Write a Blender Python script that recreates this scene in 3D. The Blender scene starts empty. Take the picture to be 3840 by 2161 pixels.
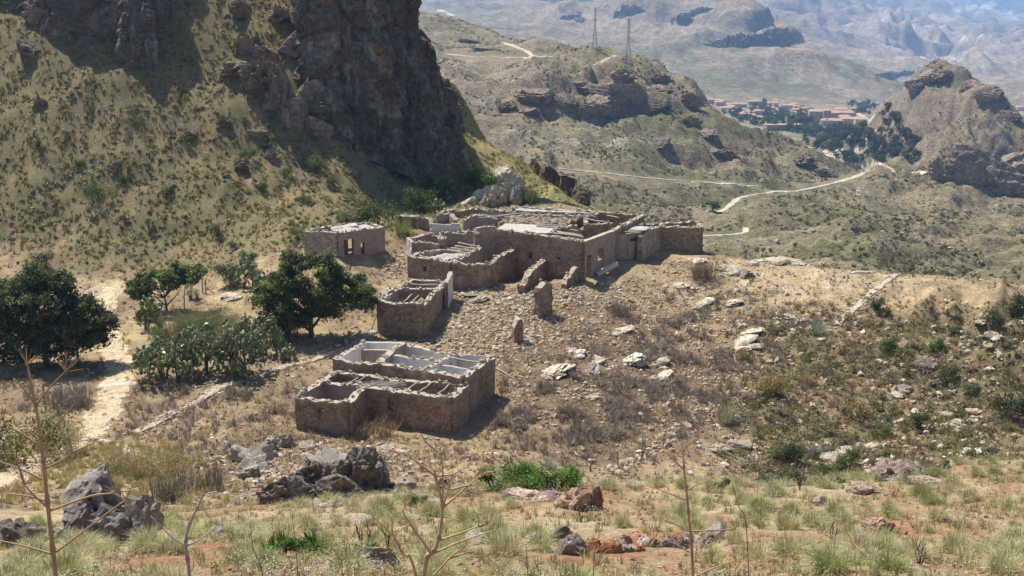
import bpy, math, random
import numpy as np
from mathutils import Vector
random.seed(7)
RNG = np.random.default_rng(11)
SC = bpy.context.scene
COL = SC.collection
R = math.radians

# ------------------------------------------------------------------ camera
F = 4117.0                      # focal length in pixels of the 3840 px wide photograph
PITCH = R(13.4)
CP, SP = math.cos(PITCH), math.sin(PITCH)
cam_d = bpy.data.cameras.new('camera')
cam = bpy.data.objects.new('camera', cam_d)
COL.objects.link(cam)
cam.rotation_euler = (R(90) - PITCH, 0, 0)
cam_d.sensor_width = 36.0
cam_d.lens = 36.0 * F / 3840.0
cam_d.clip_start = 0.05
cam_d.clip_end = 60000
SC.camera = cam

def ray(px, py):
    u = (px - 1920.0) / F
    v = (1080.5 - py) / F
    return np.array([u, CP + v * SP, -SP + v * CP])
def at(px, py, Y):              # the point of that sight line at distance Y along the ground
    d = ray(px, py)
    return d * (Y / d[1])
def atz(px, py, z):             # the point of that sight line at height z
    d = ray(px, py)
    return d * (z / d[2])
def proj(p):
    p = np.asarray(p, float)
    x, y, z = p[..., 0], p[..., 1], p[..., 2]
    w = y * CP - z * SP
    w = np.where(w < 0.1, 0.1, w)
    return 1920 + F * x / w, 1080.5 - F * (y * SP + z * CP) / w

# ------------------------------------------------------------------ noise
def _h(ix, iy, iz, seed):
    n = (ix.astype(np.uint32) * np.uint32(374761393) + iy.astype(np.uint32) * np.uint32(668265263)
         + iz.astype(np.uint32) * np.uint32(2147483647) + np.uint32(seed * 974711 % 4294967291))
    n = (n ^ (n >> np.uint32(13))) * np.uint32(1274126177)
    n = (n ^ (n >> np.uint32(16))) * np.uint32(2246822519)
    return n ^ (n >> np.uint32(15))
def noise2(x, y, seed=0):
    x = np.asarray(x, float); y = np.asarray(y, float)
    fx, fy = np.floor(x), np.floor(y)
    ix, iy = fx.astype(np.int64), fy.astype(np.int64)
    dx, dy = x - fx, y - fy
    u = dx * dx * dx * (dx * (dx * 6 - 15) + 10)
    v = dy * dy * dy * (dy * (dy * 6 - 15) + 10)
    z0 = np.zeros_like(ix)
    def g(a, b, ex, ey):
        t = _h(a, b, z0, seed).astype(float) * (2 * math.pi / 4294967296.0)
        return np.cos(t) * ex + np.sin(t) * ey
    n00 = g(ix, iy, dx, dy); n10 = g(ix + 1, iy, dx - 1, dy)
    n01 = g(ix, iy + 1, dx, dy - 1); n11 = g(ix + 1, iy + 1, dx - 1, dy - 1)
    return 1.5 * ((n00 * (1 - u) + n10 * u) * (1 - v) + (n01 * (1 - u) + n11 * u) * v)
def noise3(x, y, z, seed=0):
    x = np.asarray(x, float); y = np.asarray(y, float); z = np.asarray(z, float)
    fx, fy, fz = np.floor(x), np.floor(y), np.floor(z)
    ix, iy, iz = fx.astype(np.int64), fy.astype(np.int64), fz.astype(np.int64)
    dx, dy, dz = x - fx, y - fy, z - fz
    s = lambda t: t * t * (3 - 2 * t)
    u, v, w = s(dx), s(dy), s(dz)
    out = 0
    for a in (0, 1):
        for b in (0, 1):
            for c in (0, 1):
                q = _h(ix + a, iy + b, iz + c, seed).astype(float) / 2147483648.0 - 1
                out = out + q * (u if a else 1 - u) * (v if b else 1 - v) * (w if c else 1 - w)
    return out
def fbm2(x, y, o=4, seed=0, gain=.5):
    s, a = 0, 1.0
    for k in range(o):
        s = s + a * noise2(x * 2.03 ** k, y * 2.03 ** k, seed + k); a *= gain
    return s
def ridge2(x, y, o=4, seed=0, gain=.5):
    s, a = 0, 1.0
    for k in range(o):
        s = s + a * (1 - 2.2 * np.abs(noise2(x * 2.03 ** k, y * 2.03 ** k, seed + k))); a *= gain
    return s
def fbm3(x, y, z, o=4, seed=0, gain=.5):
    s, a = 0, 1.0
    for k in range(o):
        s = s + a * noise3(x * 2.03 ** k, y * 2.03 ** k, z * 2.03 ** k, seed + k); a *= gain
    return s
def ridge3(x, y, z, o=4, seed=0, gain=.5):
    s, a = 0, 1.0
    for k in range(o):
        s = s + a * (1 - 2 * np.abs(noise3(x * 2.03 ** k, y * 2.03 ** k, z * 2.03 ** k, seed + k))); a *= gain
    return s
def sstep(a, b, x):
    t = np.clip((x - a) / (b - a), 0, 1)
    return t * t * (3 - 2 * t)
def mixc(c0, c1, t):
    t = np.asarray(t)[..., None]
    return np.asarray(c0) * (1 - t) + np.asarray(c1) * t

# ------------------------------------------------------------------ mesh and object helpers
def tag(o, label=None, cat=None, group=None, kind=None):
    if label: o['label'] = label
    if cat: o['category'] = cat
    if group: o['group'] = group
    if kind: o['kind'] = kind
    return o
def empty(name, loc=(0, 0, 0), label=None, cat=None, group=None, rz=0):
    o = bpy.data.objects.new(name, None)
    COL.objects.link(o)
    o.location = loc
    o.rotation_euler = (0, 0, rz)
    o.empty_display_size = .2
    return tag(o, label, cat, group)
def mesh_np(name, V, Fc, mats, color=None, smooth=False, midx=None):
    """V (n,3); Fc (m,3|4) array or list of arrays; color (n,3) per vertex."""
    V = np.ascontiguousarray(V, np.float32)
    groups = Fc if isinstance(Fc, list) else [Fc]
    groups = [np.asarray(g, np.int32) for g in groups if len(g)]
    me = bpy.data.meshes.new(name)
    me.vertices.add(len(V)); me.vertices.foreach_set('co', V.ravel())
    nl = sum(g.size for g in groups); nf = sum(len(g) for g in groups)
    me.loops.add(nl); me.polygons.add(nf)
    me.loops.foreach_set('vertex_index', np.concatenate([g.ravel() for g in groups]))
    ls, s = [], 0
    for g in groups:
        ls.append(np.arange(len(g)) * g.shape[1] + s); s += g.size
    me.polygons.foreach_set('loop_start', np.concatenate(ls).astype(np.int32))
    me.polygons.foreach_set('use_smooth', np.full(nf, smooth, bool))
    for m in (mats if isinstance(mats, (list, tuple)) else [mats]):
        me.materials.append(m)
    if midx is not None:
        me.polygons.foreach_set('material_index', np.asarray(midx, np.int32))
    me.update(calc_edges=True)
    if color is not None:
        ca = me.color_attributes.new('Col', 'FLOAT_COLOR', 'POINT')
        c4 = np.ones((len(V), 4), np.float32); c4[:, :3] = color
        ca.data.foreach_set('color', c4.ravel())
    me.validate()
    return me
def link(name, me, parent=None, loc=None):
    o = bpy.data.objects.new(name, me)
    COL.objects.link(o)
    if loc is not None: o.location = loc
    if parent is not None: o.parent = parent
    return o
class MB:
    """collects geometry (triangles and quads) for one mesh object"""
    def __init__(s): s.v, s.q, s.t, s.c, s.n = [], [], [], [], 0
    def add(s, V, Q=None, T=None, c=(1, 1, 1)):
        V = np.asarray(V, float).reshape(-1, 3)
        s.v.append(V)
        if Q is not None and len(Q): s.q.append(np.asarray(Q, int) + s.n)
        if T is not None and len(T): s.t.append(np.asarray(T, int) + s.n)
        c = np.asarray(c, float)
        s.c.append(np.broadcast_to(c, V.shape) if c.ndim == 1 else c)
        s.n += len(V)
        return s
    def build(s, name, mat, parent=None, loc=None, smooth=False, rel=None):
        V = np.concatenate(s.v); C = np.concatenate(s.c)
        if rel is not None: V = V - np.asarray(rel, float)
        fs = []
        if s.q: fs.append(np.concatenate(s.q))
        if s.t: fs.append(np.concatenate(s.t))
        return link(name, mesh_np(name, V, fs, mat, C, smooth), parent, loc)
    def tube(s, pts, rad, n=6, c=(1, 1, 1)):
        P = np.asarray(pts, float); k = len(P)
        rad = np.broadcast_to(np.asarray(rad, float), (k,))
        T = np.gradient(P, axis=0); T /= np.linalg.norm(T, axis=1)[:, None] + 1e-9
        a = np.array([0, 0, 1.]) if abs(T[0][2]) < .9 else np.array([1., 0, 0])
        U = np.cross(T, a); U /= np.linalg.norm(U, axis=1)[:, None] + 1e-9
        W = np.cross(T, U)
        th = np.arange(n) * 2 * math.pi / n
        V = (P[:, None] + rad[:, None, None] * (np.cos(th)[None, :, None] * U[:, None] + np.sin(th)[None, :, None] * W[:, None])).reshape(-1, 3)
        Q = []
        for i in range(k - 1):
            for j in range(n):
                Q.append((i * n + j, i * n + (j + 1) % n, (i + 1) * n + (j + 1) % n, (i + 1) * n + j))
        Tt = [(0, j + 1, j) for j in range(1, n - 1)] + [((k - 1) * n, (k - 1) * n + j, (k - 1) * n + j + 1) for j in range(1, n - 1)]
        return s.add(V, Q, Tt, c)
    def box(s, c, size, rz=0, col=(1, 1, 1), rot=None):
        h = np.asarray(size, float) / 2
        V = np.array([[x, y, z] for z in (-1, 1) for y in (-1, 1) for x in (-1, 1)], float) * h
        if rot is not None: V = V @ np.asarray(rot).T
        elif rz:
            cz, sz = math.cos(rz), math.sin(rz)
            V = V @ np.array([[cz, -sz, 0], [sz, cz, 0], [0, 0, 1]]).T
        return s.add(V + np.asarray(c, float), [(0, 2, 3, 1), (4, 5, 7, 6), (0, 1, 5, 4), (2, 6, 7, 3), (0, 4, 6, 2), (1, 3, 7, 5)], None, col)

def ico(sub):
    import bmesh
    bm = bmesh.new(); bmesh.ops.create_icosphere(bm, subdivisions=sub, radius=1)
    V = np.array([v.co[:] for v in bm.verts]); bm.verts.index_update()
    T = np.array([[v.index for v in f.verts] for f in bm.faces]); bm.free()
    return V, T
ICO = {k: ico(k) for k in (1, 2, 3, 4, 5)}

# ------------------------------------------------------------------ materials
def nd(nt, kind, **kw):
    n = nt.nodes.new(kind)
    for k, v in kw.items():
        if k == 'loc': continue
        if k in n.inputs.keys() if hasattr(n.inputs, 'keys') else False: n.inputs[k].default_value = v
        else: setattr(n, k, v)
    return n
def make_mat(name, base=None, rough=.95, vcol=True, scales=((6., .35), (1.2, .25)), bump=(8., .3, .05), trans=0.0, spec=.1,
             tint=None, streak=None, extra=None):
    """principled material: colour attribute (or base) times layered noise variation, plus bump.
    scales: (noise scale per metre, strength). tint: (colour, scale, lo, hi) patches of another colour.
    extra: callback(nt, colour socket) -> colour socket."""
    m = bpy.data.materials.new(name); m.use_nodes = True
    nt = m.node_tree; L = nt.links.new
    bs = nt.nodes['Principled BSDF']
    bs.inputs['Roughness'].default_value = rough
    bs.inputs['Specular IOR Level'].default_value = spec
    geo = nt.nodes.new('ShaderNodeNewGeometry')
    pos = geo.outputs['Position']
    if vcol:
        a = nt.nodes.new('ShaderNodeAttribute'); a.attribute_name = 'Col'
        col = a.outputs['Color']
    else:
        a = nt.nodes.new('ShaderNodeRGB'); a.outputs[0].default_value = (*base, 1); col = a.outputs[0]
    if tint:
        for (tc, ts, lo, hi) in tint:
            n = nt.nodes.new('ShaderNodeTexNoise'); n.inputs['Scale'].default_value = ts; n.inputs['Detail'].default_value = 5
            n.inputs['Roughness'].default_value = .65
            L(pos, n.inputs['Vector'])
            mr = nt.nodes.new('ShaderNodeMapRange'); mr.inputs[1].default_value = lo; mr.inputs[2].default_value = hi
            L(n.outputs['Fac'], mr.inputs[0])
            mx = nt.nodes.new('ShaderNodeMix'); mx.data_type = 'RGBA'
            L(mr.outputs[0], mx.inputs[0]); L(col, mx.inputs[6]); mx.inputs[7].default_value = (*tc, 1)
            col = mx.outputs[2]
    if extra: col = extra(nt, col, pos)
    for (s, k) in scales:
        n = nt.nodes.new('ShaderNodeTexNoise'); n.inputs['Scale'].default_value = s; n.inputs['Detail'].default_value = 6
        n.inputs['Roughness'].default_value = .7
        L(pos, n.inputs['Vector'])
        mr = nt.nodes.new('ShaderNodeMapRange'); mr.inputs[1].default_value = .3; mr.inputs[2].default_value = .7
        mr.inputs[3].default_value = 1 - k; mr.inputs[4].default_value = 1 + k; mr.clamp = False
        L(n.outputs['Fac'], mr.inputs[0])
        mx = nt.nodes.new('ShaderNodeMix'); mx.data_type = 'RGBA'; mx.blend_type = 'MULTIPLY'; mx.inputs[0].default_value = 1
        L(col, mx.inputs[6]); L(mr.outputs[0], mx.inputs[7]); col = mx.outputs[2]
    L(col, bs.inputs['Base Color'])
    if bump:
        n = nt.nodes.new('ShaderNodeTexNoise'); n.inputs['Scale'].default_value = bump[0]; n.inputs['Detail'].default_value = 6
        n.inputs['Roughness'].default_value = .7
        L(pos, n.inputs['Vector'])
        b = nt.nodes.new('ShaderNodeBump'); b.inputs['Strength'].default_value = bump[1]; b.inputs['Distance'].default_value = bump[2]
        L(n.outputs['Fac'], b.inputs['Height']); L(b.outputs['Normal'], bs.inputs['Normal'])
    if trans:
        out = nt.nodes['Material Output']
        tr = nt.nodes.new('ShaderNodeBsdfTranslucent'); L(col, tr.inputs['Color'])
        ms = nt.nodes.new('ShaderNodeMixShader'); ms.inputs[0].default_value = trans
        L(bs.outputs[0], ms.inputs[1]); L(tr.outputs[0], ms.inputs[2]); L(ms.outputs[0], out.inputs['Surface'])
    return m
# ------------------------------------------------------------------ landform: control points -> thin-plate spline height fields
class Field:
    def __init__(s, pts, az0, az1, naz, r0, r1, ratio, detail, smooth=1e-3, world=()):
        P = [at(*p) for p in pts] + [np.array(w, float) for w in world]
        P = np.array(P); s.P = P
        XY = P[:, :2]; s.sc = 50.0
        X = XY / s.sc; n = len(X)
        d2 = ((X[:, None] - X[None]) ** 2).sum(-1)
        K = np.where(d2 > 0, d2 * np.log(d2 + 1e-12), 0) + np.eye(n) * smooth
        A = np.zeros((n + 3, n + 3)); A[:n, :n] = K; A[:n, n] = 1; A[:n, n + 1:] = X; A[n:, :n] = A[:n, n:].T
        b = np.zeros(n + 3); b[:n] = P[:, 2]
        s.w = np.linalg.solve(A, b); s.X = X
        s.az = np.linspace(R(az0), R(az1), naz); s.lr0 = math.log(r0); s.dl = math.log(ratio)
        nr = int((math.log(r1) - s.lr0) / s.dl) + 1
        s.r = np.exp(s.lr0 + np.arange(nr) * s.dl)
        s.GX = s.r[:, None] * np.sin(s.az)[None]; s.GY = s.r[:, None] * np.cos(s.az)[None]
        s.base = s.smooth_h(s.GX, s.GY)
        s.detail = detail
        s.Z = s.base + detail(s.GX, s.GY, s.base)
    def smooth_h(s, x, y):
        sh = np.shape(x); q = np.stack([np.ravel(x), np.ravel(y)], 1) / s.sc
        out = np.empty(len(q))
        for i in range(0, len(q), 60000):
            c = q[i:i + 60000]
            d2 = ((c[:, None] - s.X[None]) ** 2).sum(-1)
            U = d2 * np.log(d2 + 1e-12)
            out[i:i + 60000] = U @ s.w[:-3] + s.w[-3] + c @ s.w[-2:]
        return out.reshape(sh)
    def h(s, x, y, G=None):
        G = s.Z if G is None else G
        x = np.asarray(x, float); y = np.asarray(y, float)
        r = np.sqrt(x * x + y * y); a = np.arctan2(x, y)
        fi = np.clip((np.log(np.maximum(r, 1e-3)) - s.lr0) / s.dl, 0, len(s.r) - 1.001)
        fj = np.clip((a - s.az[0]) / (s.az[1] - s.az[0]), 0, len(s.az) - 1.001)
        i, j = fi.astype(int), fj.astype(int); u, v = fi - i, fj - j
        return (G[i, j] * (1 - u) * (1 - v) + G[i + 1, j] * u * (1 - v) + G[i, j + 1] * (1 - u) * v + G[i + 1, j + 1] * u * v)
    def normal(s, x, y, e=.4):
        gx = (s.h(x + e, y) - s.h(x - e, y)) / (2 * e); gy = (s.h(x, y + e) - s.h(x, y - e)) / (2 * e)
        n = np.stack([-gx, -gy, np.ones_like(gx)], -1)
        return n / np.linalg.norm(n, axis=-1)[..., None]
    def hit(s, px, py, y0=None):
        d = ray(px, py); d = d / d[1]
        Y = np.exp(np.linspace(math.log(y0 or s.r[0] * 1.02), math.log(s.r[-1] * .9), 4000))
        x, z = d[0] * Y, d[2] * Y
        below = np.nonzero(z < s.h(x, Y))[0]
        if not len(below): return None
        k = below[0]
        return np.array([x[k], Y[k], s.h(x[k], Y[k])])
    def hitd(s, px, py):            # first ground at or below that sight line
        for k in range(40):
            q = s.hit(px, py + 4 * k)
            if q is not None: return q
    def mesh(s, name, mat, color):
        nr, na = s.Z.shape
        V = np.stack([s.GX, s.GY, s.Z], -1).reshape(-1, 3)
        i = np.arange(nr - 1)[:, None] * na + np.arange(na - 1)[None]
        Q = np.stack([i, i + 1, i + na + 1, i + na], -1).reshape(-1, 4)
        return link(name, mesh_np(name, V, Q, mat, color.reshape(-1, 3), True))

def seg_dist(x, y, poly):
    best = np.full(np.shape(x), 1e9)
    for (a, b) in zip(poly[:-1], poly[1:]):
        ax, ay = a[0], a[1]; bx, by = b[0] - ax, b[1] - ay
        t = np.clip(((x - ax) * bx + (y - ay) * by) / (bx * bx + by * by + 1e-9), 0, 1)
        best = np.minimum(best, np.hypot(x - ax - t * bx, y - ay - t * by))
    return best
# --- the near ground: the photographer's slope, the gully, the ruin site and the hillside behind it
NEAR = [
 # photographer's slope
 (600,2161,15),(1920,2161,15),(3300,2161,15),(0,2161,15.5),(3840,2161,15.5),
 (300,2060,19.5),(1000,2030,19),(1920,2000,20),(3000,2000,20),(3840,1980,21),
 (1920,1900,25.5),(2600,1900,25.5),(3300,1880,26),(1300,1930,25),
 (0,2040,23.5),(350,2015,25),(700,1975,27.5),(1000,1915,29.5),(1300,1870,31),(1600,1835,31.5),(2000,1822,31.5),(2500,1828,31),(3000,1815,31.5),(3400,1785,33),(3840,1735,35),
 # beyond its lip
 (0,1960,37),(350,1930,42),(700,1900,46),(950,1892,48),(1250,1895,46),(1600,1900,42),(2000,1930,40),(2500,1950,39),(3000,1950,39),(3500,1930,40),(3840,1900,41),
 (1700,1850,52),(2200,1900,50),(2700,1920,50),(3200,1930,50),(3800,1900,51),
 (0,1800,58),(100,1780,60),(500,1750,61),(850,1800,56),(1200,1750,58),(1500,1755,60),(1900,1755,64),
 (2300,1790,66),(2700,1805,67),(3000,1800,69),(3400,1770,68),(3800,1740,68),
 # right slope
 (2600,1650,74),(3000,1600,78),(3400,1550,79),(3800,1500,80),(3000,1400,87),(3400,1320,90),(3800,1280,91),
 (3000,1200,97),(3400,1150,99),(3800,1150,98),(3000,1050,107),(3380,1030,109),(3840,1075,104),(2700,1050,108),
 (2720,955,118),(3000,1000,112),(3200,1015,110),(3600,1045,107),
 (3000,1150,128),(3500,1200,126),(4000,1250,124),(2700,1120,138),(2500,1080,140),
 (4300,1120,100),(4300,1300,88),(4300,1700,68),(4300,1950,38),
 # ruin site
 (1120,1592,73.5),(1305,1645,71),(1700,1632,72),(1840,1432,83),(1500,1300,91.5),(1418,1232,94.5),(1598,1258,93),
 (1270,1425,82.5),(2190,1042,107),(2400,978,114),(2628,972,115),(1850,1092,104),(1600,880,118),(1265,940,112),(1145,950,115),(1200,945,113),(1441,888,117),
 (1545,1062,107.5),(1630,1078,106),(1450,1010,111),(2000,1250,94),(2200,1400,84),(2500,1200,98),(2200,1600,75),(2500,1400,86),(2350,1100,104),(2600,1040,109),(1880,1032,112),(2030,1042,109),
 # left: path, terrace, trees
 (600,1592,73.5),(400,1650,70),(300,1450,81.5),(420,1250,96),(430,1085,110),(0,1300,92),(0,1500,79),(0,1650,69),(350,1060,113),(900,1350,87.5),(1000,1200,97.5),(700,1150,103),
 (-400,1300,92),(-400,1650,69),(-400,1960,38),(-400,2161,16),
 # hillside
 (-400,1000,117),(0,1000,117),(500,1005,117),(800,965,117),(1000,920,116.5),(1200,850,121),
 (-400,700,128),(0,700,128),(0,400,138),(0,60,150),(500,700,128.5),(500,400,138),(820,450,138.5),(820,720,128),(1000,0,156),(1000,430,141),(1100,620,136),(1300,560,142),(1300,760,132),(1500,650,151),(1450,760,138),(1290,190,157),(1180,90,156),(1250,330,149),(900,200,148),
 (1740,650,170),(1740,512,190),(1950,612,185),(2100,702,175),(2200,786,163),(1900,775,136),(1700,745,140),(2250,806,135),(2060,760,142),
 (1950,690,215),(2100,800,205),(2250,900,190),(2400,900,150),(2400,1050,190),
 (1400,-60,192),(1700,300,215),(1740,420,240),
]
NEARW = [(30, 200, -70), (60, 230, -85), (12, 240, -62), (100, 200, -70), (100, 250, -90), (30, 255, -88), (-5, 255, -56), (140, 160, -55), (2.5, 119, -22.6), (10, 119, -22.8), (-31, 170, 8), (-34, 190, 11), (-38, 210, 14), (-9, 190, -21), (-10, 205, -29), (-12, 230, -34), (-135, 175, 12), (-85, 175, 12), (-38, 178, 14), (-135, 205, 19), (-85, 205, 20), (-42, 208, 22), (-135, 250, 20), (-85, 250, 21), (-45, 250, 22), (-170, 150, 0), (-180, 200, 18), (0, 0, -1.75), (0, -6, -.9), (6, 0, -1.8), (-6, 0, -1.8), (0, 4.5, -3.3), (4, 5, -3.5), (-4, 5, -3.5), (0, 8, -5.0), (6, 9, -5.4), (-6, 9, -5.4)]
def near_detail(x, y, b):
    r = np.hypot(x, y)
    k = sstep(3, 30, r)
    site = 1 - sstep(100, 135, y)
    hs = sstep(112, 128, y - .08 * x) * sstep(20, -20, x - 10)
    d = fbm2(x / 9, y / 9, 4, 3) * (.25 + .55 * hs) * k
    d += fbm2(x / 2.2, y / 2.2, 3, 9) * (.10 + .12 * hs) * sstep(2, 10, r)
    d += fbm2(x / .5, y / .5, 2, 19) * .03
    # knolls of broken rock on the right slope
    rs = sstep(29, 45, x) * sstep(50, 62, y) * (1 - sstep(98, 108, y))
    d += rs * (np.maximum(ridge2(x / 9, y / 7, 4, 33), 0) * 1.5 - .75 + .5 * fbm2(x / 3, y / 3, 3, 44))
    # the building plots stay level
    return d
print('near field')
NF = Field(NEAR, -43, 43, 780, 1.3, 262, 1.0072, near_detail, 2e-3, NEARW)

# --- the valley and the middle hills
MID = [
 (2500,1150,150),(3000,1250,150),(3800,1300,150),(1900,1000,230),(4300,1250,170),(1500,1000,230),
 (3000,930,300),(3800,1050,250),(3400,1000,270),(4300,1050,250),(2640,885,330),(3300,900,330),(3800,920,320),(2780,865,340),(2820,840,355),
 (2700,790,390),(3000,760,430),(3300,800,410),(3600,860,380),(3250,655,560),(3000,715,480),(3450,700,500),(3150,700,500),
 (2200,720,390),(2400,760,380),(2000,600,430),(1750,500,430),(1720,350,540),(1500,500,430),(1500,300,560),(2250,640,430),(2600,690,450),
 (1690,215,690),(2000,218,690),(1620,72,1000),(1750,100,950),(2000,165,850),(2150,178,780),(1850,180,800),(1400,40,1000),(1600,150,850),
 (1800,280,600),(1950,330,560),(1900,420,520),
 (2280,188,640),(2400,235,620),(2480,280,610),(2560,330,600),(2640,402,590),(2800,502,570),(3000,582,560),(3140,655,550),(2180,200,650),
 (2300,300,590),(2300,450,530),(2450,400,555),(2100,450,520),(2400,600,480),(2700,600,510),(2600,480,550),(2850,640,500),
 (2560,460,720),(2800,590,700),(2300,300,800),(3000,650,700),(3100,690,660),(2100,260,950),(1800,200,1150),
 (3560,312,800),(3640,345,795),(3750,425,780),(3840,492,770),(3480,335,810),(3400,372,830),(3350,405,850),(3280,450,880),(3990,600,760),
 (3450,600,690),(3400,770,600),(3600,700,640),(3800,770,560),(3600,480,720),(3800,600,680),(3500,850,450),
 (3560,350,860),(3560,400,920),(3700,420,880),(3640,340,850),(3850,530,870),(3400,390,900),(3480,375,890),(3250,480,960),(3320,430,900),(3560,460,1000),(3750,560,1000),(4000,680,1000),(3600,322,800),(3660,365,770),(3700,400,760),
 (2900,620,640),(3000,660,650),(2800,560,640),
]
MIDW = [(-300, 1500, -140), (300, 1500, -140), (700, 1500, -140), (1100, 1300, -140), (0, 1300, -120), (330, 1100, -121), (230, 1000, -113), (280, 850, -108), (300, 750, -106), (255, 640, -98)]
ROADS = [([(2690, 800), (2715, 790), (2774, 744), (2848, 728), (2941, 719), (2985, 720)], 3.0), ([(3125, 689), (3180, 674), (3230, 656), (3250, 648)], 3.4), ([(2091, 634), (2250, 650), (2442, 672), (2600, 682), (2740, 693), (2844, 702)], 1.8), ([(2600, 890), (2690, 886), (2760, 882), (2798, 872), (2796, 857)], 2.2),
         ([(1889, 161), (1942, 180), (1979, 194), (2004, 216)], 4.0), ([(1671, 203), (1774, 214), (1879, 217), (2000, 217), (2066, 214)], 2.4), ([(2221, 248), (2265, 228), (2308, 211)], 2.6), ([(2980, 720), (3060, 705), (3125, 689)], 2.2)]
def dense(pts, step=10):
    out = []
    for (a, b) in zip(pts[:-1], pts[1:]):
        k = max(1, int(math.hypot(b[0] - a[0], b[1] - a[1]) / step))
        out += [(a[0] + (b[0] - a[0]) * i / k, a[1] + (b[1] - a[1]) * i / k) for i in range(k)]
    return out + [pts[-1]]
def mid_detail(x, y, b):
    r = np.hypot(x, y); k = sstep(140, 240, r)
    w = noise2(x / 160, y / 160, 5) * 30
    d = (ridge2((x + w) / 110, (y - w) / 110, 5, 21, .5) - .6) * 5.0
    d += (ridge2(x / 48, y / 40, 4, 57, .5) - .5) * 2.3 * (1 - sstep(700, 900, r)) + fbm2(x / 22, y / 22, 4, 60) * 1.3
    d += fbm2(x / 5, y / 5, 2, 66) * .3
    # rock bands: sharp steps where the mask is on
    px, py = proj(np.stack([x, y, b], -1))
    m = np.exp(-(((px - 2330) / 330) ** 2 + ((py - 380) / 95) ** 2)) + .5 * np.exp(-(((px - 3600) / 170) ** 2 + ((py - 520) / 250) ** 2)) \
        + .6 * np.exp(-(((px - 2800) / 250) ** 2 + ((py - 620) / 60) ** 2)) + .35 * np.exp(-(((px - 1800) / 120) ** 2 + ((py - 170) / 30) ** 2))
    m = np.clip(m * 1.25, 0, 1)
    q = b + 7 * fbm2(x / 45, y / 45, 4, 71)
    T = 17.0
    fr = q / T - np.floor(q / T)
    st = (sstep(.34, .60, fr) - fr) * T
    d += m * st * .85 * (.55 + .45 * sstep(-.3, .4, fbm2(x / 30, y / 30, 3, 75)))
    d += m * fbm2(x / 9, y / 9, 3, 77) * 2.0
    pk = np.exp(-(((px - 3600) / 260) ** 2 + ((py - 520) / 300) ** 2))
    d += pk * (ridge2(x / 38, y / 38, 5, 81, .55) - .5) * 7.0
    dist = np.full(np.shape(px), 1e9)
    for pts, _ in ROADS: dist = np.minimum(dist, seg_dist(px, py, pts))
    return d * k * (1 - .9 * np.exp(-(dist / 26) ** 2))
print('mid field')
MF = Field(MID, -32, 34, 720, 125, 1650, 1.0055, mid_detail, 2e-3, MIDW)

# --- the far country: village valley, mesa, ranges
FARP = [
 (2700,440,1300),(3100,455,1300),(2500,420,1350),(3300,560,950),(3000,560,1000),(3400,480,1200),(3700,500,1150),(4100,520,1100),
 (2600,405,1650),(3000,405,1700),(3300,415,1650),(2300,330,1700),(1900,200,1800),(1500,150,1800),
 (2700,2,2350),(2830,8,2320),(2900,120,2250),(2600,60,2350),(2780,230,2050),(3000,235,2080),(3150,300,2000),(3300,345,1950),(3450,385,1900),(2500,220,2050),
 (2400,90,2400),(2200,110,2450),(2330,12,2650),(2480,8,2650),(2100,60,2600),(1950,50,2800),(1700,90,2800),(1500,60,2800),(2000,140,2300),
 (2950,160,2420),(3050,235,2450),(3150,275,2480),(3250,310,2480),(2860,60,2450),(2750,60,2900),(3000,180,2700),(3200,270,2600),(2500,80,3200),
 (3600,330,2400),(3840,330,2400),(4200,330,2400),(3300,250,3000),(3600,230,3500),(4000,240,3500),(3400,180,4200),(3700,170,4800),(4100,190,4800),
 (1600,30,3800),(1800,45,3800),(2000,10,4200),(2300,-20,4500),(3000,100,4200),(2900,30,4500),(2600,-40,5000),
 (1600,-60,5500),(2000,-60,5500),(3100,40,5500),(3400,95,6500),(3840,110,7000),(3300,20,7000),(3600,60,8500),(4100,60,8500),
 (3000,-120,9000),(3500,-120,11000),(4100,-120,11000),(2200,-200,8000),(1500,-200,8000),(2500,-300,11000),
]
FARW = [(-600, 1000, -130), (0, 1000, -130), (600, 1000, -125), (900, 1000, -125), (-600, 1500, -110)]
def far_detail(x, y, b):
    r = np.hypot(x, y); k = sstep(1500, 2300, r); k2 = sstep(2600, 4500, r)
    w = fbm2(x / 700, y / 700, 2, 5) * 150
    d = (ridge2((x + w) / 520, (y - w) / 520, 6, 121, .5) - .55) * (20 * k + 62 * k2)
    d += fbm2(x / 90, y / 90, 4, 123) * (4 * k + 8 * k2)
    d += fbm2(x / 25, y / 25, 3, 124) * (1.0 + 1.0 * k)
    px, py = proj(np.stack([x, y, b], -1))
    m = np.exp(-(((px - 2800) / 230) ** 2 + ((py - 120) / 60) ** 2)) + .9 * np.exp(-(((px - 2380) / 120) ** 2 + ((py - 40) / 40) ** 2)) + .7 * np.exp(-(((px - 2130) / 60) ** 2 + ((py - 50) / 35) ** 2))
    m = np.clip(m * 1.3, 0, 1) * (1 - k2)
    q = b + 22 * fbm2(x / 180, y / 180, 4, 131)
    T = 62.0; fr = q / T - np.floor(q / T)
    d += m * (sstep(.42, .58, fr) - fr) * T * .9
    # farmed terraces in the village valley
    v = np.exp(-(((px - 3200) / 220) ** 2 + ((py - 570) / 60) ** 2))
    q = b + 3 * fbm2(x / 60, y / 60, 2, 135); fr = q / 4 - np.floor(q / 4)
    d += v * (sstep(.75, 1, fr) - fr) * 4
    return d
print('far field')
FF = Field(FARP, -36, 38, 640, 880, 15000, 1.0075, far_detail, 2e-3, FARW)

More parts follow.
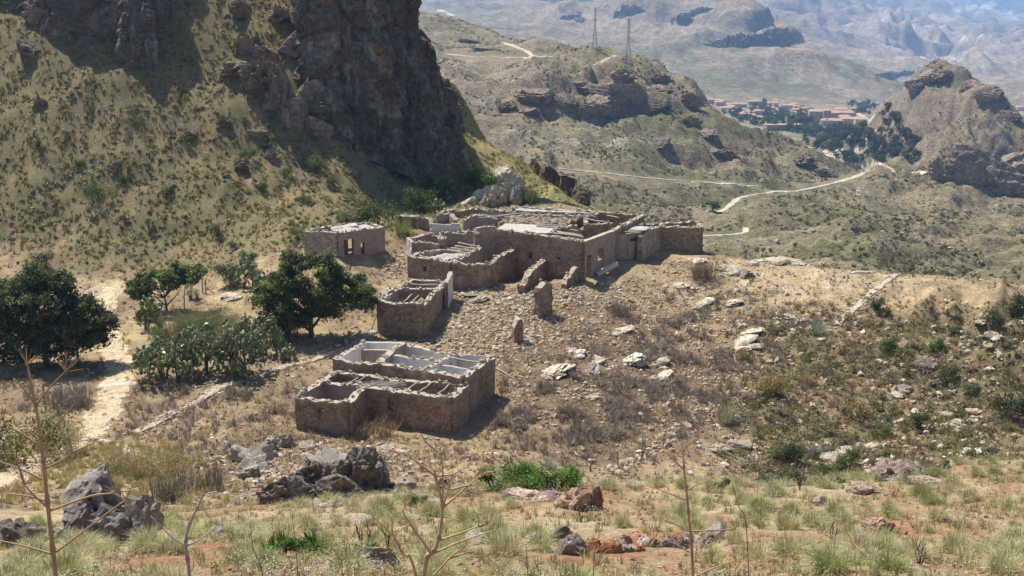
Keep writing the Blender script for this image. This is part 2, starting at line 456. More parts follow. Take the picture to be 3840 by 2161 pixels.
# ------------------------------------------------------------------ ground colours (what the soil and ground cover are, not how they are lit)
def blob(px, py, cx, cy, rx, ry):
    return np.exp(-(((px - cx) / rx) ** 2 + ((py - cy) / ry) ** 2))
STRAW = (.44, .335, .195); SOIL = (.20, .145, .095); EARTH = (.285, .21, .13); RED = (.34, .165, .09); OLIVE = (.22, .185, .095)
GREENISH = (.125, .135, .055); PALE = (.52, .45, .34); PINK = (.42, .27, .19); DARK = (.10, .078, .058)
def near_color():
    x, y, z = NF.GX, NF.GY, NF.base
    px, py = proj(np.stack([x, y, z], -1))
    n1 = fbm2(x / 6, y / 6, 4, 201); n2 = fbm2(x / 1.6, y / 1.6, 4, 205); n3 = fbm2(x / 18, y / 18, 3, 209); n4 = fbm2(x / .6, y / .6, 3, 215)
    c = mixc(EARTH, STRAW, sstep(-.35, .55, n1 * .7 + n2 * .6))
    c = mixc(c, SOIL, sstep(.1, .75, fbm2(x / 4, y / 4, 4, 221) + .4 * n4) * .8)
    # rubble yard: darker turned earth
    yard = np.clip(blob(px, py, 2250, 1300, 420, 260) + blob(px, py, 2350, 1550, 420, 160) + blob(px, py, 1250, 1460, 170, 70), 0, 1)
    c = mixc(c, mixc(DARK, SOIL, sstep(-.4, .5, n2)), yard * sstep(-.85, .2, n1 + .6 * n2) * .85)
    gy = blob(px, py, 1050, 1780, 420, 110)
    c = mixc(c, mixc(DARK, PINK, sstep(-.2, .9, n2 + n4 * .5)), np.clip(gy * 1.3, 0, 1) * .8)
    wide = np.clip(blob(px, py, 2300, 1350, 620, 330), 0, 1)
    c = c * (1 - .28 * wide * sstep(-.6, .4, n3 + .5 * n1))[..., None]
    # crest on the right: pale dry earth
    c = mixc(c, mixc(STRAW, PALE, sstep(-.3, .6, n2)), np.clip(blob(px, py, 2950, 1060, 480, 75) * 1.1, 0, 1) * .8)
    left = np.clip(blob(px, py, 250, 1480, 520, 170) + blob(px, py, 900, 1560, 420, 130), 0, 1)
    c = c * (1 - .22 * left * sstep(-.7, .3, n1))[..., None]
    # right slope: khaki
    rs = sstep(2650, 3050, px + 250 * n3) * sstep(1120, 1260, py) * (1 - sstep(1760, 1850, py))
    rs = rs * (y > 48)
    kh = mixc((.21, .165, .095), (.14, .12, .062), sstep(-.4, .5, n1))
    kh = mixc(kh, (.30, .23, .15), sstep(.3, .9, n2 + n3 * .5))
    c = mixc(c, kh, rs * .9)
    # hillside
    hs = sstep(112, 120, y - .10 * np.maximum(x + 20, 0) * 0 - 6 * n3) * (1 - sstep(-5, 45, x + (165 - y) * .35))
    hc = mixc((.25, .20, .11), (.185, .165, .085), sstep(-.5, .5, n1 + .5 * n3))
    hc = mixc(hc, (.34, .225, .145), sstep(.25, .9, n2 * .8 + n3 * .6) * .8)
    hc = mixc(hc, (.14, .13, .06), sstep(.15, .8, fbm2(x / 3, y / 3, 3, 231) - .2 * n3) * .45)
    c = mixc(c, hc, hs)
    shoulder = sstep(150, 160, y) * sstep(-30, -5, x)
    c = mixc(c, mixc((.33, .275, .13), (.19, .185, .075), sstep(-.4, .5, n1)), shoulder)
    # foreground red slope
    fg = 1 - sstep(30, 40, y + 2 * n1)
    fc = mixc((.345, .205, .12), (.42, .325, .20), sstep(-.35, .35, n1 * .8 + n2 * .5))
    fc = mixc(fc, RED, sstep(.15, .6, fbm2(x / 3.5, y / 2.5, 3, 241)) * .6)
    fc = mixc(fc, (.30, .265, .135), sstep(.0, .6, fbm2(x / 1.3, y / 1.3, 3, 245)) * .6)
    c = mixc(c, fc, fg)
    return np.clip(c, .01, .9)
def mid_color():
    x, y, z = MF.GX, MF.GY, MF.base
    px, py = proj(np.stack([x, y, z], -1))
    n1 = fbm2(x / 40, y / 40, 4, 301); n2 = fbm2(x / 9, y / 9, 4, 305); n3 = fbm2(x / 130, y / 130, 3, 309)
    gz = np.gradient(MF.Z, axis=0) / (np.gradient(np.hypot(MF.GX, MF.GY), axis=0) + 1e-6)
    gx = np.gradient(MF.Z, axis=1) / (np.hypot(np.gradient(MF.GX, axis=1), np.gradient(MF.GY, axis=1)) + 1e-6)
    slope = np.hypot(gz, gx)
    c = mixc((.245, .20, .125), (.165, .15, .085), sstep(-.4, .5, n1 + .4 * n3))
    c = mixc(c, (.29, .225, .16), sstep(.2, .9, n2 + .4 * n1) * .7)
    c = mixc(c, (.14, .15, .065), np.clip(blob(px, py, 2750, 560, 420, 130) + blob(px, py, 2000, 150, 400, 40) + blob(px, py, 3150, 900, 90, 130), 0, 1) * sstep(-.5, .4, n1) * .7)
    c = mixc(c, (.28, .225, .165), np.clip(blob(px, py, 1850, 330, 330, 130), 0, 1) * .6)
    # bare pale scree
    sc = blob(px, py, 2250, 540, 90, 60) + blob(px, py, 1880, 550, 200, 40) * .8 + blob(px, py, 3220, 720, 30, 40)
    c = mixc(c, (.50, .44, .37), np.clip(sc, 0, 1) * sstep(-.1, .6, n2 + n1 * .5) * .8)
    c = mixc(c, (.26, .20, .15), sstep(.75, 1.25, slope) * .85)
    return np.clip(c, .01, .9)
def far_color():
    x, y, z = FF.GX, FF.GY, FF.base
    px, py = proj(np.stack([x, y, z], -1)); r = np.hypot(x, y)
    n1 = fbm2(x / 220, y / 220, 5, 401); n2 = fbm2(x / 40, y / 40, 3, 405)
    gz = np.gradient(FF.Z, axis=0) / (np.gradient(r, axis=0) + 1e-6)
    gx = np.gradient(FF.Z, axis=1) / (np.hypot(np.gradient(FF.GX, axis=1), np.gradient(FF.GY, axis=1)) + 1e-6)
    slope = np.hypot(gz, gx)
    c = mixc((.30, .235, .165), (.21, .18, .11), sstep(-.5, .5, n1 + .4 * n2))
    c = mixc(c, (.11, .13, .06), np.clip(blob(px, py, 2950, 300, 330, 70), 0, 1) * sstep(-.3, .5, n1 + n2 * .5) * .7)
    c = mixc(c, (.38, .30, .22), sstep(2600, 3300, r) * sstep(2900, 3300, px) * .6)
    wood = sstep(3200, 4300, r) * (1 - sstep(2150, 2500, px + 200 * n1))
    c = mixc(c, (.045, .07, .04), wood * .95)
    c = mixc(c, (.10, .10, .075), sstep(5200, 6500, r) * sstep(-.3, .3, fbm2(x / 900, y / 900, 4, 411)) * .8)
    # white ploughed fields and quarries on the plain
    fl = np.clip(blob(px, py, 3500, 230, 170, 35) + blob(px, py, 3260, 15, 120, 12) + blob(px, py, 3650, 60, 170, 25) + blob(px, py, 3420, 140, 160, 25) + blob(px, py, 3840, 110, 70, 30), 0, 1)
    c = mixc(c, (.80, .72, .60), fl * sstep(.0, .2, noise2(x / 260, y / 60, 415) * .7 + .35 * n1) * .9)
    c = mixc(c, (.19, .15, .12), sstep(.7, 1.2, slope) * .85)
    v = np.clip(blob(px, py, 3150, 520, 350, 110), 0, 1)
    c = mixc(c, mixc((.17, .16, .085), (.36, .30, .20), sstep(-.1, .5, n2)), v * .8)
    return np.clip(c, .01, .9)

M_GROUND = make_mat('dry_earth', scales=((14., .5), (3.2, .35), (.5, .18)), bump=(9., .9, .12))
M_MID = make_mat('scrub_hill', scales=((1.1, .6), (.35, .4), (.06, .2)), bump=(.8, .9, 1.2))
M_FAR = make_mat('far_hill', scales=((.35, .6), (.09, .45), (.02, .3)), bump=(.12, .7, 6.))
g = NF.mesh('ground', M_GROUND, near_color()); tag(g, kind='structure')
g = MF.mesh('hills', M_MID, mid_color()); tag(g, kind='structure')
g = FF.mesh('mountains', M_FAR, far_color()); tag(g, kind='structure')
# ------------------------------------------------------------------ cliffs, outcrops, boulders
def stain(nt, col, pos):        # vertical weather streaks and ochre patches on bare rock
    L = nt.links.new
    mp = nt.nodes.new('ShaderNodeMapping'); mp.inputs['Scale'].default_value = (1, 1, .28); L(pos, mp.inputs['Vector'])
    for (c, s, lo, hi, k) in (((.42, .25, .13), .22, .56, .68, .75), ((.50, .46, .41), .5, .52, .68, .8), ((.05, .045, .042), .6, .53, .66, .8)):
        n = nt.nodes.new('ShaderNodeTexNoise'); n.inputs['Scale'].default_value = s; n.inputs['Detail'].default_value = 7; n.inputs['Roughness'].default_value = .7
        L(mp.outputs[0], n.inputs['Vector'])
        mr = nt.nodes.new('ShaderNodeMapRange'); mr.inputs[1].default_value = lo; mr.inputs[2].default_value = hi; mr.inputs[4].default_value = k
        L(n.outputs['Fac'], mr.inputs[0])
        mx = nt.nodes.new('ShaderNodeMix'); mx.data_type = 'RGBA'; L(mr.outputs[0], mx.inputs[0]); L(col, mx.inputs[6]); mx.inputs[7].default_value = (*c, 1)
        col = mx.outputs[2]
    return col
M_CLIFF = make_mat('cliff_rock', base=(.205, .165, .135), vcol=False, extra=stain, scales=((5., .6), (1.3, .5), (.4, .25)), bump=(3.5, 1.0, .5))
M_ROCK = make_mat('bare_rock', scales=((9., .5), (2.2, .4)), bump=(7., .9, .12),
                  tint=(((.12, .11, .10), 1.3, .6, .74),))

def interp_cols(cols, n):
    C = np.array(cols, float); d = np.r_[0, np.cumsum(np.linalg.norm(np.diff(C[:, :3], axis=0), axis=1) + .5)]
    t = np.linspace(0, d[-1], n)
    return np.stack([np.interp(t, d, C[:, k]) for k in range(C.shape[1])], 1)
def cliff(name, cols, mat, res=.3, amp=2.2, cap=16, drop=4, seed=0, sink=2.5, kind='structure'):
    """cols: (base xyz, top xyz) in world space, along the foot of the rock"""
    cols = [np.r_[b, t] for b, t in cols]
    Lb = sum(np.linalg.norm(np.array(a[:3]) - np.array(b[:3])) for a, b in zip(cols[:-1], cols[1:]))
    H = max(np.linalg.norm(c[3:] - c[:3]) for c in cols)
    n = int(Lb / res) + 2; m = int(H / res) + 2
    C = interp_cols(cols, n)
    # soften the corners of the plan
    for _ in range(int(2.0 / res)):
        C[1:-1] = .5 * C[1:-1] + .25 * (C[:-2] + C[2:])
    B, T = C[:, :3].copy(), C[:, 3:].copy()
    B[:, 2] -= sink
    t = np.linspace(0, 1, m)
    P = B[None] * (1 - t)[:, None, None] + T[None] * t[:, None, None]
    tang = np.gradient(B, axis=0); nrm = np.stack([tang[:, 1], -tang[:, 0], 0 * tang[:, 0]], 1)
    nrm /= np.linalg.norm(nrm, axis=1)[:, None] + 1e-9
    mc = max(3, int(cap / res / 2)); tc = np.linspace(0, 1, mc)[1:]
    back = T[None] - nrm[None] * (tc * cap)[:, None, None]; back[..., 2] -= (tc * drop)[:, None] * 1.0
    P = np.concatenate([P, back])
    x, y, z = P[..., 0], P[..., 1], P[..., 2]
    d = ridge3(x * .13, y * .13, z * .035, 3, seed + 1) * .7 + ridge3(x * .38, y * .38, z * .13, 4, seed + 5) * .38 + ridge3(x * 1.0, y * 1.0, z * .55, 3, seed + 9) * .20
    # ledges
    lz = z + 2.2 * fbm3(x * .1, y * .1, z * .1, 2, seed + 13); fr = lz / 5.5 - np.floor(lz / 5.5)
    d = d + .14 * (1 - fr)
    f = np.ones(P.shape[:2]); f[m:] = (1 - tc)[:, None]
    up = np.zeros_like(P); up[m:, :, 2] = fbm3(x[m:] * .3, y[m:] * .3, z[m:] * .3, 3, seed + 15) * .8
    P = P + nrm[None] * (d * amp * f)[..., None] + up
    P[:m, :, 2] += (fbm3(x[:m] * .35, y[:m] * .35, z[:m] * .2, 3, seed + 17) * amp * .35) * t[:, None]
    nn = P.shape[0]
    i = np.arange(nn - 1)[:, None] * n + np.arange(n - 1)[None]
    Q = np.stack([i, i + 1, i + n + 1, i + n], -1).reshape(-1, 4)
    o = link(name, mesh_np(name, P.reshape(-1, 3), Q, mat, None, False))
    return tag(o, kind=kind)
def hitb(px, py):
    p = NF.hit(px, py)
    return p if p is not None else at(px, py, 160)
c1 = []
for (px, py, H, sb) in [(-420, -20, 5, 0), (-150, -5, 5, 0), (0, 20, 5.5, 0), (150, 60, 6.5, 0), (246, 135, 8, 0), (372, 200, 9.5, 0), (455, 235, 9.5, 0), (520, 260, 8.5, 0), (552, 265, 7.5, 0), (580, 200, 8, 0), (605, 110, 8.5, 0), (630, 10, 9, 0), (650, -110, 9, 0)]:
    b = hitb(px, py); e = np.array([-.05 * H, .46 * H, H]) if px < 560 else np.array([-.30 * H, .16 * H, H])
    c1.append((b, b + e))
cliff('cliff', c1, M_CLIFF, res=.24, amp=1.5, seed=500, drop=-2, cap=10)
c2 = []
for (px, py, H) in [(1120, -130, 24), (1215, 60, 24), (1275, 190, 25), (1262, 300, 27), (1195, 400, 24), (1230, 470, 25), (1341, 527, 23), (1450, 590, 25), (1550, 640, 26)]:
    b = hitb(px, py); c2.append((b, b + np.array([-.5, .34 * H, H])))
for (pb, yb, Yb, pt, yt, Yt) in [(1610, 655, 165, 1450, -60, 173), (1645, 652, 166, 1510, 90, 174), (1670, 648, 168, 1570, 200, 177), (1690, 638, 172, 1605, 300, 181), (1690, 622, 182, 1618, 335, 191), (1680, 585, 200, 1600, 300, 207)]:
    c2.append((at(pb, yb, Yb), at(pt, yt, Yt)))
cliff('cliff', c2, M_CLIFF, res=.25, amp=2.6, seed=540, cap=24, drop=5)
# the dark fin of rock on the shoulder
fin = []
for (pb, yb, pt, yt) in [(1978, 628, 1978, 615), (2005, 650, 2002, 604), (2045, 678, 2035, 606), (2062, 690, 2056, 640), (2085, 703, 2078, 615), (2102, 716, 2098, 624), (2112, 724, 2112, 668), (2135, 740, 2132, 652), (2165, 760, 2163, 676), (2192, 782, 2196, 700), (2198, 780, 2199, 712)]:
    b = hitb(pb, yb); b = at(pb, yb, b[1] + 1.5); fin.append((b, at(pt, yt, b[1] + 2.0)))
fo = cliff('rock_fin', fin, M_CLIFF, res=.22, amp=.9, cap=4, drop=9, seed=700, sink=3, kind=None)
tag(fo, 'dark jagged fin of rock standing on the grassy shoulder below the cliff', 'rock')
fo['kind'] = 'thing'

def rock_geo(c, rad, seed, sub=4, rz=0., tilt=0., amp=.35, col=(.3, .26, .22), freq=1.0, strata=0.):
    V, T = ICO[sub]
    s = seed * 7.31
    d = 1 + amp * (ridge3(V[:, 0] * 1.2 * freq + s, V[:, 1] * 1.2 * freq, V[:, 2] * 1.2 * freq, 4, seed) - .35) + amp * .5 * fbm3(V[:, 0] * 4 * freq, V[:, 1] * 4 * freq + s, V[:, 2] * 4 * freq, 2, seed + 3)
    W = V * d[:, None]
    # knock flat facets off it
    rs = np.random.default_rng(seed)
    for _ in range(7):
        n = rs.normal(size=3); n /= np.linalg.norm(n); h = rs.uniform(.62, .92)
        e = W @ n - h; W = W - np.where(e > 0, e * .85, 0)[:, None] * n
    if strata:
        q = W[:, 2] * 3.5 + W[:, 0] * .8; fr = q - np.floor(q); W[:, :2] *= (1 + strata * (fr - .5))[:, None]
    W = W * np.asarray(rad, float)
    ct, st_ = math.cos(tilt), math.sin(tilt); cz, sz = math.cos(rz), math.sin(rz)
    W = W @ np.array([[ct, 0, st_], [0, 1, 0], [-st_, 0, ct]]).T @ np.array([[cz, -sz, 0], [sz, cz, 0], [0, 0, 1]]).T
    cc = np.asarray(col) * (1 + .25 * fbm3(W[:, 0] * 1.5, W[:, 1] * 1.5, W[:, 2] * 1.5, 3, seed + 8))[:, None]
    return W + np.asarray(c, float), T, cc
def boulder(name, specs, label, cat='rock', group=None, mat=None):
    """specs: (px, py of its foot, width, depth, height, colour, tilt, rz) - one body of rock made of overlapping masses"""
    geo = []
    for k, s in enumerate(specs):
        px, py, w, d, h, col = s[:6]; tilt = s[6] if len(s) > 6 else 0; rz = s[7] if len(s) > 7 else RNG.uniform(-.4, .4)
        g = NF.hit(px, py)
        if g is None: continue
        g = g + np.array([0, d * .45, 0]); g[2] = NF.h(g[0], g[1])
        big = max(w, d, h)
        geo.append((g, rock_geo(g + np.array([0, 0, h * .12]), (w * .42, d * .42, h * .66), 900 + int(px + py) + k, 5 if big > 1.6 else (4 if big > .6 else 3), rz, tilt, .30, col, 1.1 + .25 * big, .05)))
    if not geo: return
    o0 = geo[0][0]
    if len(geo) == 1:
        V, T, C = geo[0][1]
        return tag(MB().add(V, None, T, C).build(name, mat or M_ROCK, None, o0, False, o0), label, cat, group)
    e = empty(name, tuple(o0), label, cat, group)
    for g, (V, T, C) in geo: MB().add(V, None, T, C).build('rock_mass', mat or M_ROCK, e, g - o0, False, g)
    return e
DG = (.20, .168, .138); GR = (.36, .315, .26); PL = (.48, .41, .32); PK = (.40, .28, .21); WH = (.58, .505, .39)
boulder('boulder', [(325, 2042, 1.5, 1.4, 2.1, (.30, .265, .235), -.25), (480, 2040, 1.35, 1.2, 1.2, (.24, .205, .18), .3), (395, 2046, 1.3, 1.0, .9, (.24, .21, .185), .2), (255, 2046, .9, .8, .6, (.32, .285, .25), -.2)], 'big dark grey twin-topped boulder at the edge of the foreground grass')  # right-hand masses coloured darker, painting in the shade side
boulder('boulder', [(60, 2066, 1.0, .8, .7, DG), (140, 2060, 1.0, .8, .75, DG), (-10, 2056, .9, .8, .8, DG), (205, 2064, .7, .6, .5, GR)], 'low knobbly dark rock beside the big twin-topped boulder')
boulder('rock_outcrop', [(1330, 1850, 3.2, 3.0, 2.3, DG, .2), (1230, 1800, 2.6, 2.4, 2.0, GR, -.3), (1150, 1850, 2.4, 2.0, 1.5, DG, -.3), (1060, 1885, 3.0, 2.2, 1.4, DG, -.35), (1400, 1830, 1.9, 2.0, 1.9, DG), (1270, 1870, 2.6, 2.0, 1.5, DG, -.2)], 'dark craggy rock outcrop in front of the nearest ruined house')
boulder('rock_outcrop', [(950, 1770, 1.7, 1.8, 1.7, GR, -.5), (905, 1735, 1.6, 1.5, 1.3, PL, -.3), (990, 1735, 1.3, 1.4, 1.1, GR, .3), (930, 1800, 1.2, 1.1, .8, GR)], 'grey leaning slab of rock left of the dark outcrop')
boulder('rock_outcrop', [(1000, 1690, 1.6, 1.4, .9, GR), (1060, 1680, 1.5, 1.3, 1.0, GR), (1150, 1690, 1.4, 1.2, .7, PL), (860, 1710, 1.6, 1.3, .9, GR)], 'row of broken grey stones along the top of the bank')
boulder('boulder', [(1500, 1840, 1.6, 1.2, .9, GR)], 'rounded grey boulder right of the dark outcrop')
boulder('boulder', [(1440, 1690, 1.5, 1.0, .35, PL), (1500, 1700, 1.2, .8, .3, PL)], 'flat pale slab lying in front of the nearest ruined house')
boulder('rock_outcrop', [(1850, 775, 4.8, 3.5, 2.6, PL, -.42, .1), (1905, 730, 5.6, 3.6, 3.0, WH, -.35, .1), (1810, 745, 4.6, 2.8, 1.6, WH, -.4, .2), (1940, 770, 2.6, 2.4, 2.4, GR, -.2), (1760, 770, 3.0, 2.2, 1.0, PL, -.3), (1875, 690, 4.4, 3.0, 2.2, WH, -.4)], 'pale tilted limestone outcrop rising behind the large ruin')
boulder('boulder', [(1676, 752, 1.1, 1.0, 1.2, (.66, .62, .56))], 'white rounded boulder left of the limestone outcrop')
boulder('boulder', [(1655, 756, .75, .8, 1.0, (.42, .42, .36))], 'greenish grey boulder leaning on the white one')
boulder('boulder', [(2180, 1916, 1.0, .8, .62, (.44, .31, .235)), (2125, 1908, .6, .5, .3, PK), (2235, 1915, .35, .5, .7, (.20, .12, .09))], 'pink split boulder on the red foreground slope')  # the darkest mass has the boulder's shaded side put into its colour
boulder('boulder', [(1345, 2148, 1.2, .8, .4, (.33, .27, .23))], 'flat grey brown slab at the bottom edge below the tall forked stalk')
for (px, py, w, h, col, lab) in [(2100, 2040, .5, .42, (.22, .19, .18), 'dark grey stone left of the stone row'), (2010, 2075, .62, .34, (.40, .30, .24), 'pinkish round stone left of the two-tone stone row'),
        (2150, 2085, .62, .42, (.30, .25, .23), 'grey angular stone at the left end of the stone row'), (1780, 2045, .5, .3, (.36, .32, .29), 'pale grey stone amid grass by the forked stalk'),
        (2690, 2030, .55, .42, (.40, .37, .34), 'pale upright stone in the stone row'), (3300, 2010, .75, .34, PK, 'wide pinkish rock at the right of the foreground'),
        (1660, 1850, .45, .5, (.13, .10, .09), 'small dark stone on the edge of the slope'), (1760, 1865, .7, .3, PK, 'low pink rock at the lip of the slope'),
        (810, 2020, .5, .25, GR, 'small grey stone between the pale forked twig and the tussocks'), (2600, 1935, .45, .22, PK, 'flat pink stone behind the stone row'), (3080, 1900, .4, .3, GR, 'small grey stone among right hand tussocks')]:
    boulder('stone', [(px, py, w, w * .8, h, col)], lab, 'stone')
for (px, py, w, h, lab) in [(1420, 1885, 1.3, .25, 'low pinkish ledge left of the pink split boulder'), (1560, 1880, 1.2, .3, 'flat pinkish rock between the forked stalk and the lip'), (1650, 1900, .9, .2, 'small flat reddish ledge behind the forked stalk'), (1960, 1875, 1.2, .22, 'long low pink ledge left of the pink split boulder'), (2050, 1882, .9, .22, 'short pink ledge touching the pink split boulder'), (1250, 1905, 1.0, .22, 'grey pink flat rock below the dark outcrop'), (1330, 1960, .9, .2, 'flat pinkish slab amid the grass below the dark outcrop'), (3250, 1860, 1.0, .25, 'low pinkish rock near the right end of the lip'), (3480, 1830, 1.1, .22, 'flat pink ledge at the right of the foreground'), (1210, 1975, .7, .16, 'small pinkish slab left of the forked stalk')]:
    boulder('stone', [(px, py, w, w * .6, h, (.42, .31, .25))], lab, 'stone')
RW = np.random.default_rng(5)
for k in range(22):
    px = 2215 + k * 20 + RW.uniform(-8, 8) + (40 if k > 12 else 0); py = 2072 - (px - 2200) * .055 + RW.uniform(-12, 12)
    c = (.36, .17, .10) if k in (0, 1, 3, 4, 9, 14) else [(.33, .24, .19), (.28, .25, .23), (.40, .31, .25)][k % 3]
    s = RW.uniform(.2, .36)
    boulder('stone', [(px, py, s * 1.3, s, s * .8, c)], 'small reddish or grey stone in the row along the foreground slope', 'stone', 'stones in a row on the foreground slope')
# pale bedrock breaking through the yard and the crest
for (sp, lab) in [([(2080, 1425, 1.9, 1.6, .9, WH, -.4), (2120, 1400, 1.2, 1., .6, WH, -.3)], 'pale rock breaking through the yard right of the near house'),
                  ([(2220, 1400, 1.3, 1.2, .9, GR, -.4), (2245, 1370, 1.2, 1.1, .8, PL, -.5)], 'grey pale rock rib in the middle of the yard'),
                  ([(2375, 1375, 1.9, 1.6, 1.3, (.62, .55, .44), -.3)], 'largest white rock in the middle of the yard'),
                  ([(2500, 1425, 1.1, 1.2, 1.0, WH, -.3), (2490, 1380, 1.2, 1.2, .8, WH, -.4)], 'tall white rock at the right of the yard'),
                  ([(2790, 1310, 2.2, 1.4, .7, WH, -.3), (2840, 1320, 1.4, 1.1, .6, PL)], 'broad white rock below the crest'),
                  ([(2640, 1150, 1.6, 1.0, .6, PL, -.3), (2670, 1140, 1.0, .8, .5, WH)], 'cream rock halfway between the farmhouse corner and the sloping pale wall'),
                  ([(2755, 1150, 1.4, 1.0, .6, WH, -.2)], 'small cream rock right of the halfway one'), ([(2345, 1255, 1.3, 1.0, .6, PL, -.3), (2310, 1265, .9, .7, .4, WH)], 'pale rock above the largest white rock'),
                  ([(2815, 1265, 1.9, 1.1, .6, WH, -.3)], 'pale rock just above the broad white one'), ([(2990, 1210, 1.6, 1.2, .6, PL, .2)], 'rough pale rock left of the sloping pale wall foot'), ([(2170, 1340, 1.3, 1.0, .6, WH, -.4), (2150, 1320, .9, .8, .4, PL)], 'pale rock above the grey rib in the yard'), ([(2560, 1080, 1.6, 1.0, .5, PL), (2600, 1090, 1.0, .7, .4, WH)], 'low pale rock below the right hand ruin'),
                  ([(2750, 1030, 2.2, 1.8, 1.3, PL), (2800, 1045, 1.7, 1.4, 1.0, GR), (2830, 1000, 1.6, 1.3, .8, PL)], 'grey lumpy rock on the crest right of the ruin'),
                  ([(2930, 990, 3.6, 1.8, 1.0, PL), (2880, 985, 2., 1.3, .7, WH), (3000, 1000, 1.8, 1.2, .6, PL)], 'long pale rock on the skyline of the crest'),
                  ([(2620, 985, 1.6, 1.2, .5, WH)], 'small pale rock at the foot of the right hand ruin'),
                  ([(1800, 1140, 1.4, 1.1, .9, PL, -.3), (1760, 1120, 1.8, 1.2, .6, PL)], 'pale rock below the middle ruin wall'),
                  ([(3480, 1400, 1.6, 1.4, 1.9, (.30, .24, .19)), (3520, 1460, 1.2, 1.2, 1.2, DG)], 'brown crag on the right slope'),
                  ([(3400, 1480, 1.0, .8, 1.1, GR, .3), (3370, 1500, .8, .7, .8, PL)], 'grey upright slabs left of the brown crag'),
                  ([(3130, 1730, 1.3, 1.1, .7, PL), (3200, 1710, 1.4, 1.0, .6, PL), (3290, 1690, 1.3, 1., .7, PL)], 'pale broken rock low on the right slope'),
                  ([(3420, 1800, 1.1, 1.0, 1.1, (.26, .21, .17)), (3380, 1770, 1.0, .9, .8, PL)], 'dark and pale rock above the foreground edge at the right'),
                  ([(2700, 1705, 1.2, 1., .6, GR), (2780, 1690, 1.4, 1., .7, GR)], 'grey rocks in the gully below the right slope'),
                  ([(2770, 1590, .9, .8, .9, GR)], 'grey rock beside the silvery bush in the gully'),
                  ([(3600, 1610, 1.2, 1.0, .9, PL), (3560, 1570, 1., .9, .7, PL), (3660, 1560, .9, .8, .7, PL)], 'pale broken rock on the right slope above the gully'),
                  ([(3740, 1290, 1.3, 1.1, .9, PL), (3690, 1250, .9, .8, .6, PL)], 'pale rock below the dark bush at the right edge'),
                  ([(1590, 760, 1.6, 1.3, 1.1, (.20, .15, .12))], 'brown rock on the hillside left of the bushes'),
                  ([(1480, 660, 1.4, 1.3, 1.2, (.18, .14, .12))], 'dark rock below the cliff foot'),
                  ([(860, 1120, 2.2, 1.2, .4, WH)], 'flat white slab between the trees')]:
    boulder('rock_outcrop', [(q[0], q[1], q[2] * 1.35, q[3] * 1.6, q[4] * .52) + tuple(q[5:]) for q in sp] + [(sp[0][0] + RW.uniform(-25, 25), sp[0][1] + RW.uniform(-8, 14), sp[0][2] * .8, sp[0][3] * .9, sp[0][4] * .4, sp[0][5], RW.uniform(-.4, 0)) for _ in range(2)], lab)
for (px, py, lab) in [(3222, 1680, 'white round-cut stone low on the right slope'), (3715, 1690, 'white stone at the right end of the gully')]:
    boulder('stone', [(px, py, .5, .4, .5, (.70, .66, .58))], lab, 'stone')
# rock standing out of the rib between the two cliffs
def hrock(px, py, w, h, rz=0., col=(.25, .195, .155), mat=None):
    g = NF.hitd(px, py); g = g + np.array([0, w * .2, 0]); g[2] = NF.h(g[0], g[1])
    V, T, C = rock_geo((0, 0, h * .1), (w * .5, w * .36, h * .75), 5000 + int(px + py), 5, rz, 0, .42, col, 1.7, .08)
    tag(MB().add(V, None, T, C).build('rock_face', M_ROCK, None, g), kind='structure')
for (px, py, w, h, rz) in [(985, 335, 4.5, 3.2, .5), (1050, 410, 4.0, 4.0, .6), (1090, 465, 3.2, 3.4, .3), (1110, 215, 4.5, 3.0, .5), (1190, 300, 4.5, 4.0, .5), (1240, 250, 4.0, 4.0, .4), (880, 290, 3.2, 1.8, .3), (1185, 520, 3.2, 2.4, .4), (1000, 240, 3.6, 2.0, .5), (930, 195, 2.8, 1.6, .2), (1150, 410, 4.0, 3.0, .6), (1130, 110, 4.0, 2.4, .5), (900, 60, 2.5, 1.2, .3), (1040, 90, 3.2, 1.6, .3), (100, 215, 2.6, 1.6, .3), (140, 95, 4., 2.4, .3), (430, 75, 5., 3.0, .3), (380, 120, 4., 2.6, .3), (1230, 460, 3., 2.4, .3), (840, 480, 1.6, .9, 0), (960, 520, 2., 1.0, 0), (1010, 600, 1.4, .8, 0), (720, 520, 1.5, .8, 0), (430, 640, 1.2, .7, 0), (150, 405, 1.4, .9, 0), (900, 640, 1.8, .8, 0), (1320, 660, 1.8, 1., 0)]:
    hrock(px, py, w, h, rz)
